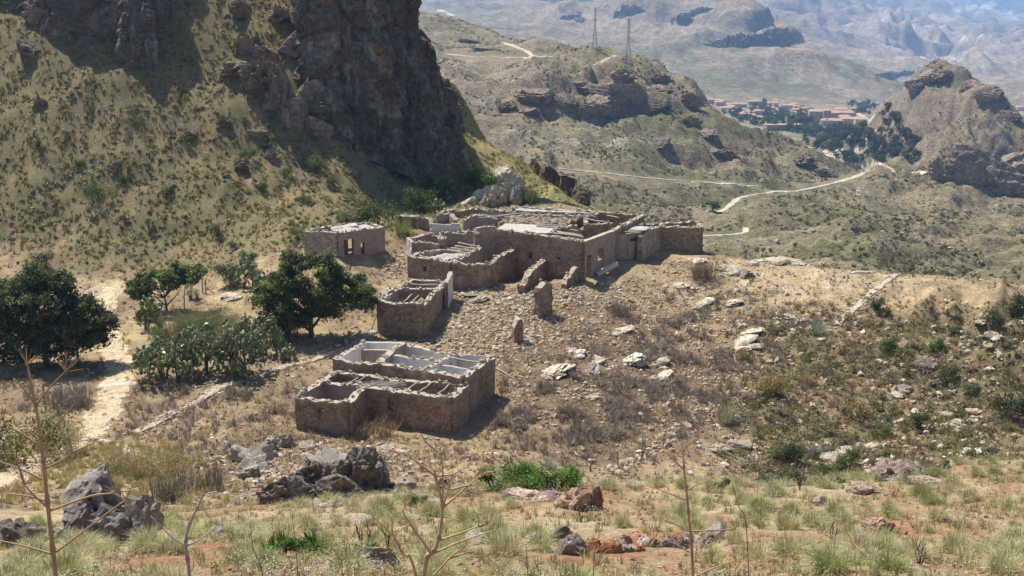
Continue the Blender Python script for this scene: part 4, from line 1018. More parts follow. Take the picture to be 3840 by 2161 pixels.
for (x0, y0, x1, y1) in [(2294, 866, 2402, 874), (2300, 862, 2404, 870), (2312, 858, 2412, 866), (2325, 853, 2425, 860), (2330, 848, 2440, 853)]: beam(e, T(x0, y0, z5 + .3), T(x1, y1, z5 + .3), .08)
slab(e, (T(2310, 856, z5 + .35), T(2420, 864, z5 + .35), T(2440, 850, z5 + .4), T(2340, 846, z5 + .4)), .08, 'roof_slab', rough=.08)

# ---- the small house with a flat roof, left
e = ruin('flat_roofed_house', 1270, 938, 'small stone house with a flat pale roof and dark doorway left of the wing', 'house')
O1, O2 = T(1264, 872, -20.6), T(1435, 852, -20.6)
O0 = at(1145, 866, 114.6); O3 = T(1375, 836, -20.5); O4 = at(1245, 846, 119)
wall(e, O1, O2, .5, 2, 2, jag=.06, openings=((.11, .33, -.2, 1.85), (.48, .56, 0, 1.3)), topcol=(.44, .40, .32))
wall(e, O0, O1, .5, 2, 0, jag=.07, col=(.42, .36, .29))  # paler stone colour stands in for sunlight on this wall
wall(e, O2, O3, .5, 2, 0, jag=.1)
wall(e, O3, O4, .5, 0, 2, jag=.1)
wall(e, O4, O0, .5, 0, 2, jag=.1)
pm = O1 + (O4 - O1) * .0
slab(e, (O1 + [.2, .3, -.1], O2 + [-.3, .3, -.1], O3 + [-.2, -.2, -.1], T(1240, 862, -20.5)), .2, 'roof_slab', mat=M_SLAB, rough=.08)
slab(e, (T(1235, 862, -20.7) + [0, .4, 0], T(1345, 846, -20.4), T(1330, 836, -20.3), T(1240, 852, -20.6)), .2, 'roof_slab', mat=M_SLAB, rough=.05)
dq = O1 + (O2 - O1) * .17; MB().box((dq[0], dq[1] + .25, NF.h(dq[0], dq[1]) + .9), (.5, .06, 1.8), rz=math.atan2((O2 - O1)[1], (O2 - O1)[0])).build('door', M_DARKDOOR, e, None, False, np.array(e.location))

# ---- free-standing stubs of wall in the yard
def stub(x0, y0, x1, y1, H, prof, lab, th=.6, back=0.):
    a, b = NF.hit(x0, y0), NF.hit(x1, y1)
    if back: b = b + np.array([0, back, 0])
    e = empty('wall_stub', tuple((a + b) / 2), lab, 'wall')
    a2, b2 = a.copy(), b.copy(); a2[2] = NF.h(a[0], a[1]) + H; b2[2] = NF.h(b[0], b[1]) + H
    o = wall(None, a2, b2, th, 0, 0, prof=prof, jag=.26, topcol=(.45, .38, .29), rough=2.6)
    bpy.data.objects.remove(e); o.name = 'wall_stub'
    return tag(o, lab, 'wall')
stub(1856, 1062, 1935, 1052, 2.5, ((0, 0), (1, -.3)), 'square-ended wall stub left of the farmhouse front', back=2.2)
stub(1950, 1102, 2042, 1052, 2.0, ((0, 1.2), (.2, 1.0), (.22, .6), (1, 0)), 'stepped sloping wall stub in front of the farmhouse', back=1.0)
stub(2014, 1194, 2062, 1192, 3.0, ((0, .15), (.15, 0), (.85, .1), (1, .35)), 'tall lone pillar of masonry in the rubble yard', .8, back=1.0)
stub(1924, 1284, 1958, 1282, 2.3, ((0, .9), (.3, .8), (.36, .1), (.5, 0), (.8, .15), (1, .4)), 'crumbling low pillar of masonry below the tall lone one', .9)
stub(2112, 1082, 2168, 1062, 1.7, ((0, 1.3), (.4, .6), (1, 0)), 'ruined wall corner at the right end of the farmhouse front', back=.8)
bq = NF.hit(2255, 1032)
cb = MB().box((0, 0, 0), (2.6, .45, .4), rot=np.array([[.80, -.5, -.30], [.45, .86, -.15], [.33, 0, .94]])).build('concrete_beam', make_mat('pale_concrete', base=(.55, .48, .44), vcol=False, scales=((5., .15),)), None, bq + np.array([.6, .4, .55]))
tag(cb, 'pale concrete beam fallen at the corner of the farmhouse', 'beam')
# ------------------------------------------------------------------ vegetation
M_LEAF = make_mat('leaves', scales=((3., .25),), bump=None, trans=.35, rough=.6, spec=.2)
M_GRASS = make_mat('dry_grass', scales=((2., .2),), bump=None, trans=.3, rough=.8)
M_TWIG = make_mat('twigs', scales=((5., .25),), bump=None, rough=.9)
M_BARK = make_mat('bark', base=(.13, .105, .085), vcol=False, scales=((8., .35),), bump=(14., .7, .04))
M_PAD = make_mat('cactus_pad', scales=((6., .15),), bump=None, rough=.4, spec=.5)
M_STALK = make_mat('dry_stalk', scales=((30., .15),), bump=None, rough=.6, spec=.25)

def blades(P, size, nb, col, width=.02, spread=1.1, droop=.3, up=None, simple=False, rng=RNG, foot=.22, cj=.2, tipc=None):
    """tufts of blades: n tufts x nb blades, every blade its own little strip"""
    P = np.asarray(P, float); n = len(P); size = np.broadcast_to(np.asarray(size, float), (n,)); col = np.broadcast_to(np.asarray(col, float), (n, 3))
    a = rng.uniform(0, 2 * math.pi, (n, nb)); t = np.abs(rng.normal(0, spread * .55, (n, nb))).clip(0, 1.45)
    Ln = size[:, None] * rng.uniform(.55, 1.05, (n, nb))
    dx, dy = np.cos(a), np.sin(a); st, ct = np.sin(t), np.cos(t)
    r0 = size[:, None] * foot * np.sqrt(rng.uniform(0, 1, (n, nb))); a0 = a + rng.normal(0, .7, (n, nb))
    b = P[:, None] + np.stack([np.cos(a0) * r0, np.sin(a0) * r0, -.03 + 0 * r0], -1)
    D = np.stack([dx * st, dy * st, ct], -1)
    S = np.stack([-dy, dx, 0 * dx], -1) * (width * (size / np.mean(size)) ** .5)[:, None, None] if np.ndim(width) == 0 else np.stack([-dy, dx, 0 * dx], -1) * np.asarray(width)[:, None, None]
    tip = b + D * Ln[..., None] + np.stack([dx * st, dy * st, -st], -1) * (droop * Ln)[..., None]
    c = col[:, None] * (1 + rng.uniform(-cj, cj, (n, nb, 1)))
    if simple:
        V = np.stack([b - S, b + S, tip], 2).reshape(-1, 3)
        k = np.arange(n * nb)[:, None] * 3
        T = k + np.array([[0, 1, 2]])
        C = np.repeat(c.reshape(-1, 3), 3, 0)
        return V, None, T, C
    m = b + D * (Ln * .6)[..., None]
    V = np.stack([b - S, b + S, m + S * .7, m - S * .7, tip], 2).reshape(-1, 3)
    k = np.arange(n * nb)[:, None] * 5
    Q = k + np.array([[0, 1, 2, 3]]); T = k + np.array([[3, 2, 4]])
    C = np.stack([c] * 5, 2)
    if tipc is not None: C[:, :, 4] = C[:, :, 4] * .4 + np.asarray(tipc) * .6
    return V, Q, T, C.reshape(-1, 3)
def leaves(P, rad, nl, col, leaf=.08, shell=.5, rng=RNG, cj=.3, flat=.0, asp=.55, lift=.55):
    """shrubs: nl leaf-sized diamonds through each ellipsoid; rad (n,3)"""
    P = np.asarray(P, float); n = len(P); rad = np.broadcast_to(np.asarray(rad, float), (n, 3)); col = np.broadcast_to(np.asarray(col, float), (n, 3))
    d = rng.normal(size=(n, nl, 3)); d /= np.linalg.norm(d, axis=-1)[..., None]
    if flat: d[..., 2] = np.abs(d[..., 2]) * (1 - flat) + d[..., 2] * flat
    r = rng.uniform(0, 1, (n, nl)) ** (shell)
    lump = 1 + .28 * np.sin(d[..., 0] * 4 + P[:, None, 0] * 3) * np.cos(d[..., 1] * 5 + P[:, None, 1] * 2) + .15 * np.sin(d[..., 2] * 7 + P[:, None, 0])
    c = P[:, None] + d * (r * lump)[..., None] * rad[:, None]
    c[..., 2] += rad[:, None, 2] * lift
    N = d * .7 + rng.normal(size=(n, nl, 3)) * .6 + np.array([0, 0, .35]); N /= np.linalg.norm(N, axis=-1)[..., None]
    U = np.cross(N, rng.normal(size=(n, nl, 3))); U /= np.linalg.norm(U, axis=-1)[..., None] + 1e-9
    W = np.cross(N, U)
    ls = np.broadcast_to(np.asarray(leaf, float), (n,))[:, None] * rng.uniform(.6, 1.3, (n, nl)); ls = ls[..., None]
    V = np.stack([c - U * ls, c - W * ls * asp, c + U * ls, c + W * ls * asp], 2).reshape(-1, 3)
    Q = np.arange(n * nl)[:, None] * 4 + np.array([[0, 1, 2, 3]])
    C = np.repeat((col[:, None] * (1 + rng.uniform(-cj, cj, (n, nl, 1)))).reshape(-1, 3), 4, 0)
    return V, Q, None, C
def twigs(P, size, nb, col, w=.012, rng=RNG, spread=1.2):
    """leafless shrubs: forked twigs"""
    mb = MB()
    V, Q, T, C = blades(P, size, nb, col, w, spread, -.1, rng=rng, foot=.15)
    mb.add(V, Q, T, C)
    # side twigs
    tips = V.reshape(len(P), nb, 5, 3)
    for f in (.45, .7):
        base = tips[:, :, 0] * (1 - f) + tips[:, :, 4] * f
        q = base.reshape(-1, 3)
        V2, Q2, T2, C2 = blades(q, np.repeat(np.broadcast_to(np.asarray(size, float), (len(P),)) * .38, nb), 2, np.repeat(np.broadcast_to(np.asarray(col, float), (len(P), 3)), nb, 0), w * .6, 1.6, -.1, simple=True, rng=rng, foot=.0)
        mb.add(V2, Q2, T2, C2)
    return np.concatenate(mb.v), np.concatenate(mb.q), np.concatenate(mb.t), np.concatenate(mb.c)
def scatter(F_, n, wfn, az, rr, p=1.0, rng=RNG):
    """n points on a field, density ~ wfn(px,py,x,y) / r^p"""
    out = []; got = 0
    for _ in range(60):
        m = max(4000, n)
        a = rng.uniform(R(az[0]), R(az[1]), m); u = rng.uniform(0, 1, m)
        q = 2 - p
        r = (rr[0] ** q + u * (rr[1] ** q - rr[0] ** q)) ** (1 / q) if abs(q) > 1e-6 else rr[0] * (rr[1] / rr[0]) ** u
        x, y = r * np.sin(a), r * np.cos(a); z = F_.h(x, y)
        px, py = proj(np.stack([x, y, z], -1))
        k = rng.uniform(0, 1, m) < wfn(px, py, x, y)
        out.append(np.stack([x, y, z], -1)[k]); got += k.sum()
        if got >= n: break
    return np.concatenate(out)[:n]
HOUSES = []
for o in bpy.data.objects:      # footprints, so nothing grows through the walls
    if o.parent is not None and o.type == 'MESH' and o.name.startswith(('wall', 'block')):
        bb = np.array([o.matrix_basis @ Vector(c) for c in o.bound_box]) + np.array(o.parent.location)
        HOUSES.append((bb[:, 0].min(), bb[:, 0].max(), bb[:, 1].min(), bb[:, 1].max()))
BOX = {}
for o in bpy.data.objects:
    if o.type == 'EMPTY':
        pts = []
        for c in o.children:
            pts.append(np.array([Vector(b) for b in c.bound_box]) + np.array(o.location))
        if pts:
            pts = np.concatenate(pts); BOX[o.name] = pts
def free(P, margin=.3):
    k = np.ones(len(P), bool)
    for name, pts in BOX.items():
        if name.startswith(('ruined_house', 'ruined_hut')):
            # oriented: use the convex hull of the wall ends
            H = hull(pts[:, :2]); k &= ~inside(P[:, :2], H, margin)
    for (x0, x1, y0, y1) in HOUSES:
        if (x1 - x0) * (y1 - y0) < 14:
            k &= ~((P[:, 0] > x0 - margin) & (P[:, 0] < x1 + margin) & (P[:, 1] > y0 - margin) & (P[:, 1] < y1 + margin))
    return k
def hull(p):
    p = p[np.lexsort((p[:, 1], p[:, 0]))]
    def half(q):
        h = []
        for a in q:
            while len(h) > 1 and np.cross(h[-1] - h[-2], a - h[-2]) <= 0: h.pop()
            h.append(a)
        return h[:-1]
    return np.array(half(p) + half(p[::-1]))
def inside(q, H, margin=0):
    k = np.ones(len(q), bool)
    for a, b in zip(H, np.roll(H, -1, 0)):
        d = (b - a) / (np.linalg.norm(b - a) + 1e-9)
        k &= ((q - a) @ np.array([-d[1], d[0]])) > -margin
    return k
HULLS = [(hull(BOX[n][:, :2])) for n in BOX]
def clear(P, margin=.2):
    k = np.ones(len(P), bool)
    for n, H in zip(BOX, HULLS):
        if n == 'ruined_wing': continue
        k &= ~inside(P[:, :2], H, margin)
    return k & free(P, margin)

def stuff(name, parts, mat, label=None):
    mb = MB()
    for g in parts: mb.add(*g)
    o = mb.build(name, mat); o['kind'] = 'stuff'
    return o
def pick(cols, n, rng=RNG, j=.15):
    c = np.asarray(cols, float)[rng.integers(0, len(cols), n)]
    return c * (1 + rng.uniform(-j, j, (n, 1)))

# masks in terms of where things stand
def on_hill(px, py, x, y):
    n3 = fbm2(x / 18, y / 18, 3, 209)
    w = sstep(113, 122, y - 4 * n3) * (1 - sstep(-2, 12, x + (165 - y) * .25))
    return w
def site(px, py, x, y): return (1 - on_hill(px, py, x, y)) * (y > 44)
RSL = lambda px, py, x, y: np.clip(sstep(2620, 3000, px) * sstep(1090, 1240, py) * (y > 46), 0, 1)
YARD = lambda px, py, x, y: np.clip(blob(px, py, 2150, 1280, 420, 230) + blob(px, py, 2500, 1350, 380, 250) + .8 * blob(px, py, 1900, 1180, 220, 160) + .6 * blob(px, py, 1700, 1230, 200, 90), 0, 1) * (y > 60)
PATH_PX = [(420, 1062), (395, 1130), (380, 1200), (425, 1300), (455, 1390), (430, 1470), (375, 1560), (335, 1630), (240, 1695), (100, 1760), (-60, 1835)]
PATH_W = [NF.hit(*p) for p in PATH_PX]
def offpath(P, d=1.1): return seg_dist(P[:, 0], P[:, 1], PATH_W) > d

STR = [(.46, .36, .18), (.40, .30, .15), (.50, .41, .23)]; OLV = [(.24, .21, .085), (.30, .26, .12), (.20, .19, .08)]
GRN = [(.085, .115, .035), (.11, .135, .045), (.065, .09, .03)]; GRY = [(.23, .215, .16), (.28, .26, .2), (.2, .2, .14)]; BRN = [(.25, .19, .13), (.31, .25, .19), (.2, .155, .115)]
# hillside cover
P = scatter(NF, 30000, lambda px, py, x, y: on_hill(px, py, x, y) * sstep(-1.0, .25, fbm2(x / 4, y / 4, 3, 601)), (-42, 6), (108, 235), 1.0)
n = len(P); sz = RNG.uniform(.25, .62, n)
o = stuff('hillside_grass', [blades(P, sz, 13, pick(STR + OLV + OLV + [(.30, .27, .12)], n), .05, 1.3, .3, simple=True)], M_GRASS)
P = scatter(NF, 3400, lambda px, py, x, y: on_hill(px, py, x, y) * sstep(-.15, .45, fbm2((x + .5 * y) / 12, (y - .5 * x) / 4.5, 4, 611)), (-42, 8), (110, 235), 1.0)
n = len(P); s = .2 + .45 * RNG.uniform(0, 1, n) ** 1.8
g1 = leaves(P, np.stack([s, s, s * .7], 1), 60, pick(GRN + OLV + OLV + OLV + GRY + GRY, n) * 1.4, .10, .45)
o = stuff('hillside_scrub', [g1], M_LEAF)
# site: dry grass, dead scrub, rubble
P = scatter(NF, 16000, lambda px, py, x, y: site(px, py, x, y) * sstep(-.5, .4, fbm2(x / 2.6, y / 2.6, 4, 621)) * (1 - .55 * YARD(px, py, x, y)), (-36, 36), (44, 140), 1.3)
P = P[clear(P) & offpath(P, .9 + .3 * RNG.normal(size=len(P)))]; n = len(P)
px, py = proj(P); rs_ = RSL(px, py, P[:, 0], P[:, 1])
c = np.where((RNG.uniform(0, 1, n) < rs_ * .75)[:, None], pick(OLV + BRN + OLV, n), pick(STR + STR + BRN, n))
o = stuff('dry_grass', [blades(P, RNG.uniform(.18, .5, n) * (1 + .3 * rs_), 14, c, .03, 1.25, .2, simple=True)], M_GRASS)
P = scatter(NF, 2400, lambda px, py, x, y: sstep(-.2, .35, fbm2(x / 3.5, y / 3.5, 3, 631)) * np.clip(1.5 * blob(px, py, 2050, 1570, 300, 110) + blob(px, py, 2450, 1480, 380, 130) + .8 * blob(px, py, 2650, 1260, 300, 140) + .5 * blob(px, py, 300, 1480, 280, 90) + .5 * blob(px, py, 900, 1480, 300, 80) + .3 * blob(px, py, 800, 1650, 300, 80), 0, 1) * (y > 55), (-30, 25), (55, 118), 1.2)
P = P[clear(P) & offpath(P, 1.4)]; n = len(P)
o = stuff('dead_scrub', [twigs(P, RNG.uniform(.3, .85, n), 20, pick([(.32, .26, .21), (.38, .32, .265), (.25, .20, .16), (.36, .285, .2)], n), .014, spread=1.9)], M_TWIG)
P = scatter(NF, 15000, lambda px, py, x, y: RSL(px, py, x, y) * sstep(-.7, .2, fbm2(x / 3, y / 3, 4, 645)), (5, 38), (46, 118), 1.2)
n = len(P)
o = stuff('slope_grass', [blades(P, RNG.uniform(.16, .45, n), 18, pick([(.30, .235, .13), (.36, .28, .155), (.23, .195, .095), (.43, .335, .185), (.25, .23, .105)], n), .028, 1.35, .3, simple=True)], M_GRASS)
P = scatter(NF, 16000, lambda px, py, x, y: np.clip(blob(px, py, 2250, 1350, 560, 300) + .5 * blob(px, py, 1100, 1620, 420, 120) + .4 * blob(px, py, 2900, 1080, 350, 80), 0, 1) * (y > 58) * sstep(-.6, .2, fbm2(x / 2, y / 2, 4, 647)), (-20, 25), (58, 125), 1.2)
P = P[clear(P, .05) & offpath(P, 1.)]; n = len(P)
o = stuff('straw_litter', [blades(P, RNG.uniform(.10, .26, n), 10, pick([(.33, .25, .15), (.42, .33, .19), (.24, .18, .11), (.18, .14, .095), (.47, .37, .21)], n), .02, 1.9, .1, simple=True)], M_GRASS)
# right slope scrub
P = scatter(NF, 3600, lambda px, py, x, y: RSL(px, py, x, y) * sstep(-.45, .4, fbm2(x / 5, y / 5, 3, 641)), (5, 38), (46, 118), 1.2)
n = len(P); s = RNG.uniform(.22, .55, n)
o = stuff('slope_scrub', [leaves(P, np.stack([s, s, s * .8], 1), 60, pick(GRN + OLV + BRN + OLV + BRN, n), .075, .5)], M_LEAF)
# rubble
def rubble(P, size, cols, sub=1):
    V1, T1 = ICO[sub]; n = len(P); m = len(V1)
    W = V1[None] * (1 + .3 * RNG.uniform(-1, 1, (n, m, 1)))
    W = W * RNG.uniform(.55, 1.45, (n, 1, 3)) * size[:, None, None] * np.array([1, 1, .75])
    a = RNG.uniform(0, 6.28, n); ca, sa = np.cos(a)[:, None], np.sin(a)[:, None]
    b = RNG.normal(0, .5, n); cb, sb = np.cos(b)[:, None], np.sin(b)[:, None]
    X, Y, Z = W[..., 0], W[..., 1], W[..., 2]
    X, Z = X * cb + Z * sb, -X * sb + Z * cb
    X, Y = X * ca - Y * sa, X * sa + Y * ca
    W = np.stack([X, Y, Z], -1) + P[:, None] + np.array([0, 0, .15]) * size[:, None, None]
    T = (T1[None] + (np.arange(n) * m)[:, None, None]).reshape(-1, 3)
    return W.reshape(-1, 3), None, T, np.repeat(cols, m, 0)
STN = [(.50, .42, .31), (.42, .34, .25), (.56, .49, .39), (.43, .30, .20), (.33, .27, .21)]
P = scatter(NF, 19000, lambda px, py, x, y: np.clip(YARD(px, py, x, y) * (.2 + sstep(-.45, .4, fbm2(x / 2.2, y / 2.2, 4, 651))) + .06 * site(px, py, x, y) + .25 * RSL(px, py, x, y) * sstep(-.05, .5, fbm2(x / 5, y / 5, 3, 655)) + .7 * blob(px, py, 1150, 1760, 420, 80), 0, 1), (-36, 36), (46, 130), 1.2)
P = P[clear(P, .1) & offpath(P, 1.0)]; n = len(P)
s = .05 + .13 * RNG.uniform(0, 1, n) ** 2.0 + .13 * (RNG.uniform(0, 1, n) > .95)
o = stuff('rubble', [rubble(P, s, pick(STN, n))], M_TOP)
P = scatter(NF, 900, lambda px, py, x, y: np.clip(blob(px, py, 3400, 1510, 70, 90) + blob(px, py, 3620, 1640, 130, 90) + blob(px, py, 3200, 1710, 160, 50) + blob(px, py, 3700, 1300, 130, 120) + blob(px, py, 3000, 1220, 260, 60) * .6 + blob(px, py, 2780, 1700, 120, 50) + .1 * RSL(px, py, x, y), 0, 1) * (y > 50), (10, 34), (50, 112), 1.2)
n = len(P); o = stuff('rubble', [rubble(P, .08 + .22 * RNG.uniform(0, 1, n) ** 2, pick([(.55, .48, .38), (.45, .37, .28), (.50, .43, .34)], n), 2)], M_TOP)
# heaps of fallen stone against the walls
hp = []
for (cx, cy, w, k) in [(1880, 1130, 90, 220), (2000, 1180, 120, 320), (1760, 1190, 110, 260), (1980, 1260, 120, 300), (2130, 1110, 80, 160), (1640, 1255, 130, 200), (1830, 1300, 180, 260), (2300, 1060, 120, 160), (1780, 1430, 60, 110), (1470, 1010, 60, 120), (1500, 985, 50, 90), (1330, 1275, 80, 90), (2560, 1000, 70, 70), (1950, 1110, 40, 90)]:
    for _ in range(k):
        p = NF.hit(cx + RNG.normal(0, w * .5), cy + RNG.normal(0, w * .22)) if k < 0 else None
    q = NF.hit(cx, cy); m_ = w / 4117 * q[1]
    xy = q[:2] + RNG.normal(size=(k, 2)) * np.array([m_ * .5, m_ * .75]); hp.append(np.stack([xy[:, 0], xy[:, 1], NF.h(xy[:, 0], xy[:, 1])], 1))
for poly_, w_ in (([(1412, 1243), (1340, 1285), (1267, 1318), (1118, 1370), (969, 1410), (880, 1440), (820, 1462), (708, 1527), (596, 1588), (500, 1630)], .5), ([(3372, 1032), (3320, 1062), (3265, 1105), (3190, 1170), (3135, 1222)], .5), ([(340, 1652), (417, 1660), (500, 1695), (559, 1735), (618, 1780), (665, 1815)], .3), ([(2270, 1785), (2420, 1705), (2520, 1630), (2680, 1520), (2740, 1470)], .5)):
    pp = np.array([q for q in (NF.hit(*d_) for d_ in dense(poly_, 8)) if q is not None]); k = len(pp) * 5
    xy = pp[RNG.integers(0, len(pp), k)][:, :2] + RNG.normal(size=(k, 2)) * w_ * .75
    hp.append(np.stack([xy[:, 0], xy[:, 1], NF.h(xy[:, 0], xy[:, 1])], 1))
P = np.concatenate(hp); P = P[clear(P, .05)]; n = len(P); s = .07 + .16 * RNG.uniform(0, 1, n) ** 2
o = stuff('rubble', [rubble(P, s, pick(STN, n))], M_TOP)

# ---- trees and bushes as things of their own
def tree(foot, lobes, leaf, nclump, nleaf, col, label, limbs, cat='tree', name='carob_tree', rtrunk=.28, group=None, cr=.85, seed=1):
    rs = np.random.default_rng(seed); foot = np.asarray(foot, float)
    e = empty(name, tuple(foot), label, cat, group)
    tk = MB()
    for pts in limbs:
        P = np.array(pts, float); t = np.linspace(0, 1, 9)
        Q = np.stack([np.interp(t, np.linspace(0, 1, len(P)), P[:, k]) for k in range(3)], 1)
        Q += .06 * np.stack([noise2(Q[:, 2] * 1.3, Q[:, 0] + 3, seed), noise2(Q[:, 2] * 1.3, Q[:, 1] + 9, seed), 0 * t], 1) * (t[:, None] > 0)
        tk.tube(Q, rtrunk * (1 - .75 * t) * (1 if np.linalg.norm(P[0][:2]) < .6 and P[0][2] < .5 else .5), 8)
    cents, rads = [], []
    vol = np.array([l[3] * l[4] * l[5] for l in lobes]) ** (2 / 3); vol = vol / vol.sum()
    for l, w in zip(lobes, vol):
        k = max(3, int(nclump * w)); d = rs.normal(size=(k, 3)); d /= np.linalg.norm(d, axis=1)[:, None]
        r = rs.uniform(.35, 1.0, k) ** .5
        cents.append(np.array(l[:3]) + d * r[:, None] * np.array(l[3:6]) * .86); rads.append(rs.uniform(.55, 1.15, k) * cr)
    Cn = np.concatenate(cents); Rd = np.concatenate(rads); Cn[:, 2] = np.maximum(Cn[:, 2], .5)
    shade = rs.uniform(.55, 1.6, (len(Cn), 1)) * np.asarray(col)
    yel = rs.uniform(0, 1, len(Cn)) < .2; shade[yel] = shade[yel] * np.array([1.5, 1.35, .9])
    g = leaves(Cn, np.stack([Rd, Rd, Rd * .7], 1), nleaf, shade, leaf, .5, rng=rs, lift=0)
    MB().add(*g).build('crown', M_LEAF, e)
    for l in lobes:                                     # limbs into each lobe
        b = np.array(limbs[0][-1], float) * .75
        for _ in range(3):
            tip = np.array(l[:3]) + rs.normal(size=3) * np.array(l[3:6]) * .4
            tk.tube([b * .8, (b + tip) / 2 + [0, 0, -.2], tip], [rtrunk * .4, rtrunk * .25, rtrunk * .08], 6)
    tk.build('trunk', M_BARK, e, None, True)
    return e
CAR = (.098, .128, .05)
tree(NF.hit(1165, 1268), [(.3, 0, 5.4, 3.6, 3.2, 2.5), (3.3, 0, 4.2, 2.4, 2.4, 2.0), (-2.5, .2, 4.5, 2.0, 2.4, 2.2), (-2.1, -.6, 2.2, 2.5, 2.0, 1.7), (.8, .2, 2.9, 1.6, 1.6, 1.4), (-1.5, 0, 7.1, 1.2, 1.2, .9), (1.9, .1, 6.8, 1.2, 1.2, .9), (4.9, 0, 3.7, 1.2, 1.2, 1.2), (-3.9, 0, 3.4, 1.0, 1.2, 1.5), (2.3, -.6, 2.6, .9, .8, .9)], .14, 240, 130, CAR, 'broad dark carob tree beside the two-room hut', [[(0, 0, -.4), (.1, 0, 1.2), (.3, 0, 3.2)], [(.1, 0, .8), (1.4, .2, 2.4), (2.6, 0, 3.6)], [(0, 0, .6), (-1.2, -.2, 1.8), (-2.2, 0, 3.4)]], seed=3, cr=.75)
tree(NF.hit(175, 1372), [(-.4, .6, 4.9, 4.0, 3.4, 3.0), (3.2, .4, 3.8, 2.1, 2.2, 2.4), (-3.9, .8, 4.9, 2.8, 2.8, 2.8), (1.2, -.5, 2.5, 2.8, 2.0, 2.0), (-2.4, -.9, 2.4, 3.0, 2.0, 2.0), (3.9, .4, 2.6, 1.4, 1.4, 1.4), (-1.2, .5, 7.4, 1.6, 1.4, 1.0), (1.6, .5, 6.9, 1.3, 1.3, .9), (5.0, .4, 3.6, 1.0, 1.0, 1.0)], .15, 350, 130, (.088, .116, .047), 'largest dark carob tree beside the dirt path', [[(0, 0, -.4), (.0, 0, 1.2), (-.4, 0, 3.2)], [(2.6, 0, -.4), (2.7, 0, 1.5), (2.9, 0, 3.0)], [(0, 0, .6), (-1.6, 0, 2.2), (-3, .3, 4)]], seed=4)
tree(NF.hit(625, 1168), [(-.3, 0, 3.1, 2.7, 2.2, 1.2), (-2.4, 0, 2.4, 1.5, 1.6, 1.3), (2.3, .4, 3.5, 1.5, 1.5, 1.1), (.9, .2, 3.6, 1.6, 1.6, 1.0)], .13, 130, 130, (.125, .165, .06), 'small umbrella-shaped tree with a bare forked trunk', [[(0, 0, -.3), (.0, 0, .7), (-.2, 0, 2.2)], [(0, 0, .5), (-.9, 0, 1.4), (-1.7, 0, 2.2)], [(0, 0, .5), (.9, .1, 1.4), (1.8, .2, 2.6)], [(1.5, .6, -.3), (1.6, .6, 1.2), (1.8, .6, 2.8)]], rtrunk=.15, cr=.6, seed=5)
def bush(px, py, w, h, col, label, n=None, leaf=None, name='bush', group=None, F_=None, kind='leaf', cat='bush', rng=None):
    col = np.asarray(col) * 1.35
    g = (F_ or NF).hit(px, py)
    if g is None: return None
    pm = 4117 / np.hypot(g[1], g[2]); W, H = w / pm, h / pm
    rs = np.random.default_rng(int(px * 7 + py * 3))
    if kind == 'leaf':
        k = max(4, int(9 * (W / 2.0) ** .6)); n = n or 130
        c = np.stack([rs.uniform(-.36, .36, k) * W, rs.uniform(-.3, .3, k) * W, rs.uniform(.22, .72, k) * H], 1)
        r = rs.uniform(.17, .3, k) * min(W, H * 1.4)
        cc = np.asarray(col) * rs.uniform(.65, 1.4, (k, 1))
        G = leaves(c, np.stack([r * 1.15, r * 1.15, r], 1), n, cc, leaf or max(.05, .055 * min(W, H) ** .5), .5, rng=rs, lift=0); m = M_LEAF
        mb = MB().add(*G)
        for q in c[:6]: mb.tube([(q[0] * .15, q[1] * .15, -.15), q * .6, q], [.035, .025, .01], 5, (.12, .09, .07))
    elif kind == 'wispy':
        k = max(6, int(16 * W / 2))
        c = np.stack([rs.uniform(-.45, .45, k) * W, rs.uniform(-.35, .35, k) * W, rs.uniform(.15, .75, k) * H * (1 - .5 * rs.uniform(0, 1, k) ** 2)], 1)
        r = rs.uniform(.2, .36, k) * H; cc = np.asarray(col) * rs.uniform(.7, 1.35, (k, 1))
        mb = MB().add(*leaves(c, np.stack([r * 1.3, r * 1.3, r], 1), 240, cc, .055, .6, rng=rs, lift=0, asp=.4)); m = M_LEAF
        mb.add(*twigs(c * [1, 1, 0], H * rs.uniform(.6, 1.1, k), 4, np.tile((.22, .22, .12), (k, 1)), .009, rs, .9))
    elif kind == 'feather':
        G = blades(np.zeros((1, 3)), H * 1.05, n or 260, col, .012 * max(1, H), 1.0, .15, rng=rs, foot=.3); m = M_GRASS; mb = MB().add(*G)
    else:
        k = max(5, int(7 * W))
        c = np.stack([rs.uniform(-.4, .4, k) * W, rs.uniform(-.3, .3, k) * W, 0 * rs.uniform(0, 1, k)], 1)
        G = twigs(c, H * rs.uniform(.6, 1.05, k), 14, np.asarray(col) * rs.uniform(.8, 1.2, (k, 1)), .016, rs); m = M_TWIG; mb = MB().add(*G)
    o = mb.build(name, m, None, g)
    return tag(o, label, cat, group)
BG = (.062, .10, .022); DGN = (.04, .062, .025)
bush(1422, 852, 190, 135, (.065, .092, .03), 'round green bush behind the flat-roofed house', 220)
bush(1575, 800, 120, 120, BG, 'green bush with bare stems left of the white boulder', 200)
bush(1640, 770, 180, 140, DGN, 'dark green bush at the foot of the cliff', 260)
bush(1745, 728, 125, 105, (.07, .13, .02), 'bright green bush left of the limestone outcrop', 240)
bush(1815, 716, 120, 95, (.06, .11, .02), 'bright green bush behind the limestone outcrop', 240)
bush(1925, 690, 42, 58, (.09, .105, .06), 'small grey green shrub on top of the limestone outcrop')
bush(1995, 762, 80, 78, (.14, .16, .045), 'feathery yellow green bush right of the limestone outcrop', 240, kind='feather')
bush(935, 1020, 70, 95, (.06, .115, .025), 'upright bright green bush behind the small umbrella tree', 200)
bush(855, 1075, 110, 100, (.085, .105, .05), 'grey green bush behind the small umbrella tree', 220)
